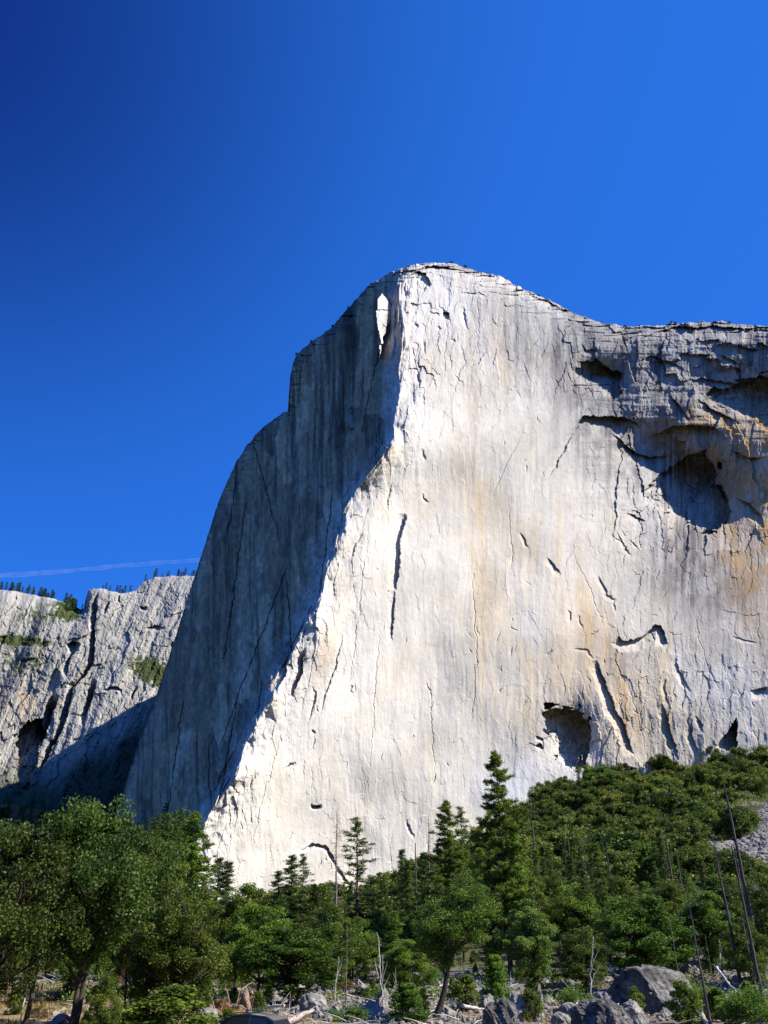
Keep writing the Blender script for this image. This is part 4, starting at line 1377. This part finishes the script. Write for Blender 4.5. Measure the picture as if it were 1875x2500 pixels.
def wood_cover(g_, n):
    px = g_.uniform(-900, 2700, n)
    a = np.radians(az_of(px, 2330))
    d = 78 + 240 * g_.random(n) ** 1.6
    x, y = np.sin(a) * d, np.cos(a) * d
    m = fbm(x / 5, y / 5, 3, 87)
    k = m > np.interp(d, [78, 105, 130], [0.22, 0.05, -0.2])
    return x[k], y[k], np.clip(m[k] + 0.2, 0.1, 0.7) * 1.8


ground_cover("talus_scrub", 190000, slope_cover, 0.62, 'hill_leaf', 5.0, "low green scrub filling the gaps between the slope trees", 5)
ground_cover("undergrowth", 110000, wood_cover, 0.13, 'olive_leaf', 0.9, "tangled low undergrowth on the woodland floor", 6)

# dark wood in the shaded valley at the left and pines along the far rim
vr = random.Random(4)
k = 0
while k < 150:
    px = vr.uniform(-40, 470)
    a = math.radians(float(az_of(px, 2050)))
    dc = float(np.interp(math.degrees(a), TB_az, TB_d))
    d = 400 + (dc * 0.98 - 400) * vr.random() ** 0.6
    x, y = math.sin(a) * d, math.cos(a) * d
    z = float(ground(x, y))
    o = place(vr.choice([HPINE, HPINE, HILL[1]]))
    s = vr.uniform(1.0, 1.9)
    o.scale = (s * 1.4, s * 1.4, s)
    o.rotation_euler = (0, 0, vr.uniform(0, 6.28))
    o.location = (x, y, z - 0.5)
    tag(o, "dark valley tree " + ("behind the oaks at the left edge" if px < 130 else "behind the crown of the largest oak" if px < 300 else "in the shadow at the foot of the shaded flank"), "tree", "trees in the shaded valley")
    k += 1

RP = []
for k in range(46):
    RP.append((vr.uniform(-5, 185), 0))
RP += [(vr.uniform(160, 205), 1) for _ in range(14)]
RP += [(250, 0), (258, 0), (268, 0), (285, 0), (291, 0), (297, 0), (303, 0), (318, 0), (354, 0), (376, 0), (379, 0), (395, 0), (409, 0), (412, 0), (436, 0), (441, 0), (446, 0), (452, 0), (466, 0), (470, 0), (473, 0), (299, 0), (433, 0)]
for px, mode in RP:
    c = int(np.argmin(np.abs(Q.x - px)))
    r_ = 0 if mode == 0 else int(vr.uniform(0, 16))
    x, y, z = at(Q.PX[c, r_], Q.PY[c, r_], Q.D[c, r_] + (vr.uniform(0, 12) if mode == 0 else -3))
    o = place(RIM)
    s = vr.uniform(0.6, 1.5)
    o.scale = (s * 1.5, s * 1.5, s)
    o.rotation_euler = (0, 0, vr.uniform(0, 6.28))
    o.location = (float(x), float(y), float(z) - 2.5)
    tag(o, ("small dark pine on the rim of the far slope at the left edge" if px < 100 else "small dark pine on the far rim left of the notch" if px < 160 else "dark pine filling the green notch of the far rim" if px < 214 else "small pine on the flat block right of the notch" if px < 340 else "small pine on the highest far rim beside the great cliff"), "pine tree", "pines along the far rim")
# a few bushes along the summit line of the great cliff
for px in (724, 760, 812, 850, 905, 1100, 1135, 1190, 1235, 1315, 1470, 1525, 1560, 1640, 1648, 1700, 1780, 1845):
    c = int(np.argmin(np.abs(R.x - px)))
    x, y, z = at(R.PX[c, 0], R.PY[c, 0], R.D[c, 0] + 3)
    o = place(HILL[1])
    s = vr.uniform(0.22, 0.5)
    o.scale = (s * 1.3, s * 1.3, s)
    o.location = (float(x), float(y), float(z) - 0.6)
    tag(o, "tiny dark shrub on the summit line " + ("left of the top" if px < 1000 else "on the right shoulder" if px < 1330 else "above the stained wall"), "shrub", "shrubs along the summit line")

# ------------------------------------------------------------------ boulders, logs, rubble, grass
def rock_mesh(seed, sub=4, cuts=9, dome=False):
    rg = np.random.default_rng(seed)
    bm = bmesh.new()
    bmesh.ops.create_icosphere(bm, subdivisions=sub, radius=1.0)
    V = np.array([v.co[:] for v in bm.verts])
    Fc = np.array([[v.index for v in f.verts] for f in bm.faces])
    bm.free()
    for _ in range(cuts):
        n = rg.normal(0, 1, 3)
        if dome:
            n[2] = abs(n[2]) * 0.25
        n /= np.linalg.norm(n)
        d = rg.uniform(0.45, 0.85) if not dome else rg.uniform(0.62, 0.9)
        q = V @ n - d
        V = V - np.outer(np.maximum(q, 0) * 0.96, n)
    r = 1 + 0.09 * fbm(V[:, 0] * 2 + seed, V[:, 1] * 2 + V[:, 2] * 1.7, 4, seed) + 0.09 * plates(V[:, 0] * 2.4 + V[:, 2], V[:, 1] * 2.4 - V[:, 2] * 1.3, seed + 3) + 0.03 * plates(V[:, 0] * 6 + V[:, 2] * 3, V[:, 1] * 6 - V[:, 2] * 4, seed + 8) + 0.04 * fbm(V[:, 0] * 7 + V[:, 2] * 5, V[:, 1] * 7 - V[:, 2] * 4, 3, seed + 5)
    return V * r[:, None], Fc


def make_rock(seed, mat, sub=4, cuts=9, dome=False):
    V, Fc = rock_mesh(seed, sub, cuts, dome)
    return mesh_np("boulder", V, Fc, M[mat], smooth=False)


ROCKS = [make_rock(71 + k, 'boulder') for k in range(5)]
DARK = [make_rock(81, 'boulder_dark', 5, 9, True), make_rock(82, 'boulder_dark', 5, 6, True)]


def rock(pr, px, d, w, h, label, group=None, dz=0.0, depth=0.9):
    x, y, z = spot(px, d)
    k = d / F / 0.86
    o = place(pr)
    o.location = (x, y, z + h * k * 0.28 + dz)
    o.scale = (w * k * 0.56, w * k * 0.56 * depth, h * k * 0.62)
    o.rotation_euler = (rnd.uniform(-0.15, 0.15), rnd.uniform(-0.15, 0.15), rnd.uniform(-0.5, 0.5))
    tag(o, label, "boulder", group)


rock(DARK[0], 1612, 74, 160, 74, "largest dark boulder with a rounded top and pale streaks")
rock(DARK[1], 1478, 58, 96, 50, "big grey domed boulder at the bottom edge before the largest dark one")
rock(DARK[1], 1228, 57, 60, 50, "dark boulder at the bottom edge with a sloping top right of centre")
BL = [(1545, 68, 60, 44, "white angular boulder left of the largest dark boulder's foot"), (1386, 69, 62, 40, "flat pale boulder above the rounded one"), (1462, 72, 50, 54, "blocky grey boulder above the big domed boulder"), (1398, 63, 54, 44, "rounded grey boulder beside the yellow-green tuft"), (1266, 63, 48, 72, "pale split boulder left of the thin green shrub"), (1318, 68, 26, 62, "tall narrow pale boulder right of the thin green shrub"), (1440, 66, 34, 50, "upright pale stone between rounded and blocky boulders"), (1478, 80, 40, 34, "pale boulder left of the largest dark boulder's top"), (1370, 60, 40, 34, "small pale boulder at the bottom edge left of the domed one"), (1565, 61, 34, 34, "small grey boulder at the bottom right of the domed boulder"), (1195, 72, 46, 44, "grey boulder behind the dark sloping one"), (1570, 118, 34, 60, "tan boulder standing under the round dark green tree"), (1515, 112, 50, 40, "tan boulder left of the standing tan one"), (765, 70, 60, 50, "grey cracked boulder left of the white crooked trunk"), (905, 66, 50, 46, "grey boulder right of the pale lime shrub"), (940, 72, 44, 60, "pale rugged boulder left of the young dark conifer"), (1090, 66, 40, 34, "pale boulder right of the leaning dark trunk's foot"), (1120, 74, 40, 30, "small pale boulder by the olive bush"), (505, 64, 46, 34, "grey speckled boulder under the fallen trunks left of the car"), (1795, 70, 40, 34, "white angular boulder left of the bright green corner bush"), (1860, 60, 40, 26, "pale boulder at the right edge under the bright bush"), (1760, 78, 34, 26, "pale broken stone behind the near burnt pole"), (150, 64, 50, 26, "grey boulder in dry grass left of the largest oak trunk"), (112, 58, 30, 18, "small pale boulder in the grass by the paired trunks")]
for k, (px, d, w, h, lb) in enumerate(BL):
    rock(ROCKS[k % 5], px, d, w * 0.85, h * 0.72, lb)
for k in range(110):
    px = fr.uniform(660, 1880)
    d = fr.uniform(59, 118)
    w = fr.uniform(8, 24)
    rock(ROCKS[k % 5], px, d, w, w * fr.uniform(0.5, 0.95), auto_label("small grey boulder", px).replace("in woodland", "on rocky ground"), "boulders strewn on the rocky ground")


def scatter_rocks(name, spots_, size, mat, label):
    V0, F0 = rock_mesh(3, 1, 4)
    Vs, Fs = [], []
    rg = np.random.default_rng(8)
    for k, (x, y, z) in enumerate(spots_):
        a = rg.uniform(0, 6.28)
        s = size * rg.uniform(0.35, 1.5)
        q = V0 * np.array([s, s * rg.uniform(0.6, 1), s * rg.uniform(0.45, 0.9)])
        c, sn = math.cos(a), math.sin(a)
        tl = rg.normal(0, 0.25)
        q = np.stack([q[:, 0] * c - q[:, 1] * sn, q[:, 0] * sn + q[:, 1] * c, q[:, 2] + q[:, 0] * tl], 1)
        Vs.append(q + np.array([x, y, z + s * 0.15]))
        Fs.append(F0 + len(V0) * k)
    o = mesh_np(name, np.concatenate(Vs), np.concatenate(Fs), M[mat])
    tag(o, label, "rubble", kind="stuff")


rg = np.random.default_rng(14)
sp = []
for k in range(5200):
    d = rg.uniform(56, 125)
    px = rg.uniform(640, 1950) if rg.random() < 0.8 else rg.uniform(120, 700)
    a = math.radians(float(az_of(px, 2430)))
    x, y = math.sin(a) * d, math.cos(a) * d
    if vn(np.array([x / 6]), np.array([y / 6]), 3)[0] < -0.25:
        continue
    sp.append((x, y))
sp = np.array(sp)
scatter_rocks("rubble", np.column_stack([sp, ground(sp[:, 0], sp[:, 1])]), 0.26, 'rubble', "small broken stones littering the ground")
sp = []
while len(sp) < 2600:
    px, py = rg.uniform(1700, 1930), rg.uniform(1945, 2130)
    a = math.radians(float(az_of(px, py)))
    d = rg.uniform(220, 860)
    x, y = math.sin(a) * d, math.cos(a) * d
    z = float(ground(x, y))
    q = proj(x, y, z)
    if in_poly(np.array([q[0]]), np.array([q[1]]), SCREE)[0]:
        sp.append((x, y, z))
scatter_rocks("scree", sp, 1.5, 'rubble', "bare grey scree tongue on the slope at the right edge")

def make_log(name, seed, L=6.0, r=0.22, mat='log', stubs=5):
    rg = np.random.default_rng(seed)
    n = 14
    P = np.zeros((n, 3))
    P[:, 0] = np.linspace(-L / 2, L / 2, n)
    P[:, 1] = np.cumsum(rg.normal(0, 0.035, n))
    P[:, 2] = np.cumsum(rg.normal(0, 0.025, n))
    rad = r * (1 - 0.45 * np.linspace(0, 1, n)) * (1 + rg.normal(0, 0.05, n))
    P2 = np.concatenate([P[:1], P, P[-1:]])
    rad2 = np.concatenate([[0.01], rad, [0.01]])
    P2[0, 0] += 0.02
    P2[-1, 0] -= 0.02
    V, Fc = tube_arrays([(P2, rad2)], 9)
    V += rg.normal(0, 0.008, V.shape)
    paths = []
    for k in range(stubs):
        s = rg.integers(2, n - 1)
        d = rg.normal(0, 1, 3)
        d[0] *= 0.5
        d[2] = abs(d[2])
        d /= np.linalg.norm(d)
        ln = rg.uniform(0.3, 1.3)
        paths.append((bend(P[s], P[s] + d * ln, 5, 0.05, rg, 0.03), np.linspace(rad[s] * 0.3, 0.012, 5)))
    V2, F2 = tube_arrays(paths, 5)
    root = mesh_np(name, np.concatenate([V, V2]), np.concatenate([Fc, F2 + len(V)]), M[mat], smooth=True)
    root['L'] = L
    return root


LOGA = make_log("fallen_log", 1, 8, 0.26, 'log')
LOGB = make_log("fallen_log", 2, 6, 0.24, 'brown_log', 3)
LOGC = make_log("fallen_log", 3, 6, 0.13, 'bleached', 6)


def log(pr, p1, d1, p2, d2, label, lift1=0.15, lift2=0.15, thick=1.0, group=None):
    x1, y1, z1 = spot(p1, d1)
    x2, y2, z2 = spot(p2, d2)
    a = Vector((x1, y1, z1 + lift1))
    b = Vector((x2, y2, z2 + lift2))
    o = place(pr)
    o.rotation_mode = 'QUATERNION'
    o.rotation_quaternion = (b - a).to_track_quat('X', 'Z')
    o.location = (a + b) / 2
    o.scale = ((b - a).length / pr['L'], thick, thick)
    tag(o, label, "log", group)


log(LOGA, 440, 54, 560, 51, "bleached log lying left of the black car", 0.2, 0.2, 1.2)
log(LOGA, 500, 60, 690, 57, "long pale log lying just behind the black car", 0.35, 0.3, 1.1)
log(LOGB, 540, 74, 590, 72, "thick brown log left of the brush pile", 0.3, 0.2, 1.5)
log(LOGB, 510, 67, 545, 63, "short brown log above the speckled boulder", 0.5, 0.2, 1.2)
log(LOGB, 595, 66, 612, 61, "rust brown broken log leaning in the brush pile", 1.5, 0.1, 1.1)
log(LOGA, 205, 62, 290, 66, "bleached grey log heap right of the largest oak trunk", 0.2, 0.3, 1.2)
log(LOGC, 215, 54, 285, 54, "white thin log in the dry grass right of the largest oak", 0.15, 0.1, 1.2)
log(LOGA, 620, 60, 672, 60, "dark weathered log left of the dark leaning trunk", 0.3, 0.3, 1.2)
log(LOGA, 690, 58, 765, 62, "grey split log before the cracked boulder", 0.1, 0.7, 0.8)
log(LOGA, 885, 66, 935, 68, "grey log resting on stones right of the pale lime shrub", 0.6, 0.6, 1.0)
log(LOGA, 880, 92, 915, 92, "grey log lying behind the white crooked trunk", 0.4, 0.5, 1.2)
log(LOGC, 930, 84, 1030, 86, "slim pale log behind the young dark conifer", 0.4, 0.5, 1.2)
log(LOGB, 1322, 92, 1396, 92, "reddish brown log lying under the olive leafy tree", 0.6, 0.6, 1.3)
log(LOGB, 1580, 100, 1606, 97, "orange brown log end behind the largest dark boulder", 0.6, 0.3, 1.2)
log(LOGA, 1690, 76, 1732, 60, "pale fallen log pointing down beside the near burnt pole", 1.3, 0.2, 0.9)
log(LOGC, 1664, 82, 1730, 72, "thin grey branch lying across behind the pale log", 1.2, 0.8, 0.9)
log(LOGC, 1762, 88, 1818, 82, "curved pale thin trunk leaning among the poles at right", 2.4, 0.5, 0.9)
log(LOGC, 1130, 68, 1180, 70, "pale stick lying right of the leaning trunk", 0.6, 0.2, 1.0)
log(LOGC, 1412, 66, 1404, 70, "splintered white stump between the pale boulders", 0.2, 1.7, 1.2)
log(LOGC, 1500, 66, 1512, 68, "short white stick standing left of the white angular boulder", 0.1, 0.8, 0.8)
for k in range(20):
    px = fr.uniform(100, 1850)
    d = fr.uniform(60, 120)
    w = fr.uniform(25, 80) * 70 / d
    log([LOGA, LOGB, LOGC][k % 3], px, d, px + w, d + fr.uniform(-7, 7), auto_label("fallen " + ["grey", "brown", "white"][k % 3] + " log", px).replace("in woodland", "on stony ground"), fr.uniform(0.1, 0.6), fr.uniform(0.1, 0.6), fr.uniform(0.5, 1.0), "fallen logs on the stony ground")

# loose sticks: nobody could count them
rg = np.random.default_rng(23)
paths = []
for k in range(900):
    px = rg.uniform(60, 1900)
    d = rg.uniform(56, 118)
    a = math.radians(float(az_of(px, 2430)))
    x, y = math.sin(a) * d, math.cos(a) * d
    z = float(ground(x, y)) + 0.08
    L = rg.uniform(0.5, 2.6)
    t = rg.uniform(0, 6.28)
    e = (x + math.cos(t) * L, y + math.sin(t) * L, z + rg.normal(0.12, 0.3) * L * 0.6)
    paths.append((bend((x, y, z), e, 5, 0.05 * L, rg, 0.05), np.linspace(rg.uniform(0.02, 0.055), 0.01, 5)))
V, Fc = tube_arrays(paths, 4)
tag(mesh_np("brushwood", V, Fc, M['bleached'], smooth=True), "dead sticks and brushwood strewn over the ground", "brushwood", kind="stuff")

# dry grass
rg = np.random.default_rng(31)
n = 42000
az_g = np.radians(np.where(rg.random(n) < 0.8, az_of(rg.uniform(-60, 640, n), 2450), az_of(rg.uniform(600, 1950, n), 2450)))
dg_ = rg.uniform(50, 108, n)
x = np.sin(az_g) * dg_
y = np.cos(az_g) * dg_
keep = fbm(x / 5, y / 5, 3, 9) > -0.05
x, y = x[keep], y[keep]
z = ground(x, y)
n = len(x)
h = rg.uniform(0.18, 0.5, n)
t = rg.uniform(0, 6.28, n)
wv = 0.035
bx_, by_ = np.cos(t) * wv, np.sin(t) * wv
lx, ly = rg.normal(0, 0.12, n), rg.normal(0, 0.12, n)
V = np.stack([np.stack([x - bx_, y - by_, z - 0.03], 1), np.stack([x + bx_, y + by_, z - 0.03], 1), np.stack([x + lx, y + ly, z + h], 1)], 1).reshape(-1, 3)
tag(mesh_np("dry_grass", V, np.arange(3 * n).reshape(n, 3), M['grass'], tint=np.repeat(rg.random(n), 3)), "golden dry grass along the meadow edge", "grass", kind="stuff")

# ------------------------------------------------------------------ the black car whose roof shows at the bottom edge
def make_car():
    root = empty("parked_car")
    paint = plain_mat("black_paint", (0.012, 0.012, 0.014), 0.15)
    glass = plain_mat("car_glass", (0.03, 0.035, 0.035), 0.04)
    trim = plain_mat("chrome_trim", (0.5, 0.5, 0.5), 0.2, 1.0)
    rub = plain_mat("tyre_rubber", (0.02, 0.02, 0.02), 0.8)
    red = plain_mat("tail_lamp", (0.35, 0.02, 0.015), 0.2)
    # cross-section profile along the car's length (x), lofted over its width with tumblehome
    prof = [(-2.25, 0.45), (-2.3, 0.75), (-2.2, 1.05), (-1.95, 1.12), (-1.75, 1.42), (-1.3, 1.58), (-0.4, 1.64), (0.45, 1.60), (0.75, 1.5), (1.3, 1.08), (2.05, 0.98), (2.3, 0.8), (2.35, 0.5), (2.3, 0.35), (-2.2, 0.35)]
    V, Fs = [], []
    ys = [-0.88, -0.9, 0.9, 0.88]
    n = len(prof)
    for yy, sx in zip((-0.86, -0.80, 0.80, 0.86), (0.97, 1, 1, 0.97)):
        for px_, pz in prof:
            ins = max(0, pz - 1.05) * 0.32
            V.append((px_ * sx, yy - math.copysign(ins, yy), pz if abs(yy) < 0.85 else pz - 0.03))
    for s in range(3):
        for k in range(n):
            a, b = s * n + k, s * n + (k + 1) % n
            Fs.append((a, b, b + n, a + n))
    me = bpy.data.meshes.new("body")
    me.from_pydata(V, [], Fs + [tuple(range(n))[::-1], tuple(range(3 * n, 4 * n))])
    me.materials.append(paint)
    body = bpy.data.objects.new("body", me)
    COL.objects.link(body)
    body.parent = root
    bv = body.modifiers.new("soft", 'BEVEL')
    bv.width = 0.05
    bv.segments = 3

    def panel(name, pts, mat, par):
        m = bpy.data.meshes.new(name)
        m.from_pydata(pts, [], [tuple(range(len(pts)))])
        m.materials.append(mat)
        o = bpy.data.objects.new(name, m)
        COL.objects.link(o)
        o.parent = par
        so_ = o.modifiers.new("thick", 'SOLIDIFY')
        so_.thickness = 0.02
        so_.offset = 0
        return o

    for sg in (-1, 1):
        def sp_(x_, z_):
            return (x_, sg * (0.90 - max(0, z_ - 1.05) * 0.32 - 0.02), z_)
        panel("side_window", [sp_(-1.65, 1.14), sp_(-0.55, 1.14), sp_(-0.55, 1.52), sp_(-1.3, 1.48)], glass, root)
        panel("side_window", [sp_(-0.45, 1.14), sp_(0.95, 1.12), sp_(0.55, 1.50), sp_(-0.45, 1.53)], glass, root)
        panel("window_trim", [sp_(-0.53, 1.12), sp_(-0.47, 1.12), sp_(-0.47, 1.55), sp_(-0.53, 1.55)], trim, root)
        V, Fc = tube_arrays([([(-1.3, sg * 0.58, 1.62), (-1.2, sg * 0.58, 1.69), (0.0, sg * 0.58, 1.71), (0.4, sg * 0.58, 1.69), (0.5, sg * 0.58, 1.60)], [0.02] * 5)], 6)
        mesh_np("roof_rail", V, Fc, trim, root, smooth=True)
        panel("tail_lamp", [(-2.3, sg * 0.55, 0.85), (-2.3, sg * 0.82, 0.85), (-2.24, sg * 0.82, 1.08), (-2.24, sg * 0.55, 1.08)], red, root)
        panel("headlight", [(2.2, sg * 0.5, 0.9), (2.2, sg * 0.8, 0.9), (2.36, sg * 0.8, 0.72), (2.36, sg * 0.5, 0.72)], trim, root)
        for x_ in (-1.4, 1.45):
            bm = bmesh.new()
            bmesh.ops.create_cone(bm, cap_ends=True, segments=28, radius1=0.36, radius2=0.36, depth=0.24, matrix=Matrix.Translation((x_, sg * 0.84, 0.36)) @ Matrix.Rotation(math.radians(90), 4, 'X'))
            m = bpy.data.meshes.new("wheel")
            bm.to_mesh(m)
            bm.free()
            m.materials.append(rub)
            o = bpy.data.objects.new("wheel", m)
            COL.objects.link(o)
            o.parent = root
            bm = bmesh.new()
            bmesh.ops.create_cone(bm, cap_ends=True, segments=24, radius1=0.22, radius2=0.20, depth=0.27, matrix=Matrix.Translation((x_, sg * 0.84, 0.36)) @ Matrix.Rotation(math.radians(90), 4, 'X'))
            m2 = bpy.data.meshes.new("rim")
            bm.to_mesh(m2)
            bm.free()
            m2.materials.append(trim)
            o2 = bpy.data.objects.new("rim", m2)
            COL.objects.link(o2)
            o2.parent = o
    panel("windscreen", [(0.80, -0.68, 1.49), (0.80, 0.68, 1.49), (1.27, 0.78, 1.13), (1.27, -0.78, 1.13)], glass, root)
    return root


car = make_car()
x, y, z = spot(602, 45.2)
car.location = (x, y, z)
car.rotation_euler = (0, 0, math.radians(158))
tag(car, "black car whose roof and windows show at the bottom edge", "car")

# ------------------------------------------------------------------ contrail high behind the far rim
m, N, L, out = new_mat("contrail_ice")
df = N.new("ShaderNodeBsdfDiffuse")
df.inputs['Color'].default_value = (0.9, 0.9, 0.9, 1)
tp = N.new("ShaderNodeBsdfTransparent")
tl = N.new("ShaderNodeBsdfTranslucent")
tl.inputs['Color'].default_value = (0.9, 0.9, 0.9, 1)
ad = N.new("ShaderNodeMixShader")
L.new(df.outputs[0], ad.inputs[1])
L.new(tl.outputs[0], ad.inputs[2])
tc = N.new("ShaderNodeTexCoord")
ns = N.new("ShaderNodeTexNoise")
ns.inputs['Scale'].default_value = 0.006
ns.inputs['Detail'].default_value = 5
L.new(tc.outputs['Object'], ns.inputs['Vector'])
mr = N.new("ShaderNodeMapRange")
mr.inputs['From Min'].default_value = 0.3
mr.inputs['From Max'].default_value = 0.75
mr.inputs['To Min'].default_value = 0.02
mr.inputs['To Max'].default_value = 0.13
L.new(ns.outputs['Fac'], mr.inputs['Value'])
mx = N.new("ShaderNodeMixShader")
lw = N.new("ShaderNodeLayerWeight")
lw.inputs['Blend'].default_value = 0.5
iv = N.new("ShaderNodeMath")
iv.operation = 'SUBTRACT'
iv.inputs[0].default_value = 1.0
L.new(lw.outputs['Facing'], iv.inputs[1])
ml = N.new("ShaderNodeMath")
ml.operation = 'MULTIPLY'
L.new(mr.outputs[0], ml.inputs[0])
L.new(iv.outputs[0], ml.inputs[1])
L.new(ml.outputs[0], mx.inputs[0])
L.new(tp.outputs[0], mx.inputs[1])
L.new(ad.outputs[0], mx.inputs[2])
L.new(mx.outputs[0], out.inputs['Surface'])
rg = np.random.default_rng(2)
tt = np.linspace(0, 1, 80)
cpx = -200 + tt * 900
cpy = np.interp(cpx, [-200, 0, 130, 300, 490, 700], [1417, 1405, 1397, 1381, 1366, 1350])
P = np.stack(at(cpx, cpy, np.full(80, 13000.0)), 1)
r = 42 * (1 + 0.35 * fbm(tt * 22, tt * 0, 3, 5)) * (1.0 - 0.3 * tt)
P[:, 2] += 14 * fbm(tt * 18, tt * 0 + 4, 3, 8)
V, Fc = tube_arrays([(P, r)], 10)
tag(mesh_np("contrail", V, Fc, m, smooth=True), "faint white vapour trail across the sky above the far rim", "vapour trail")
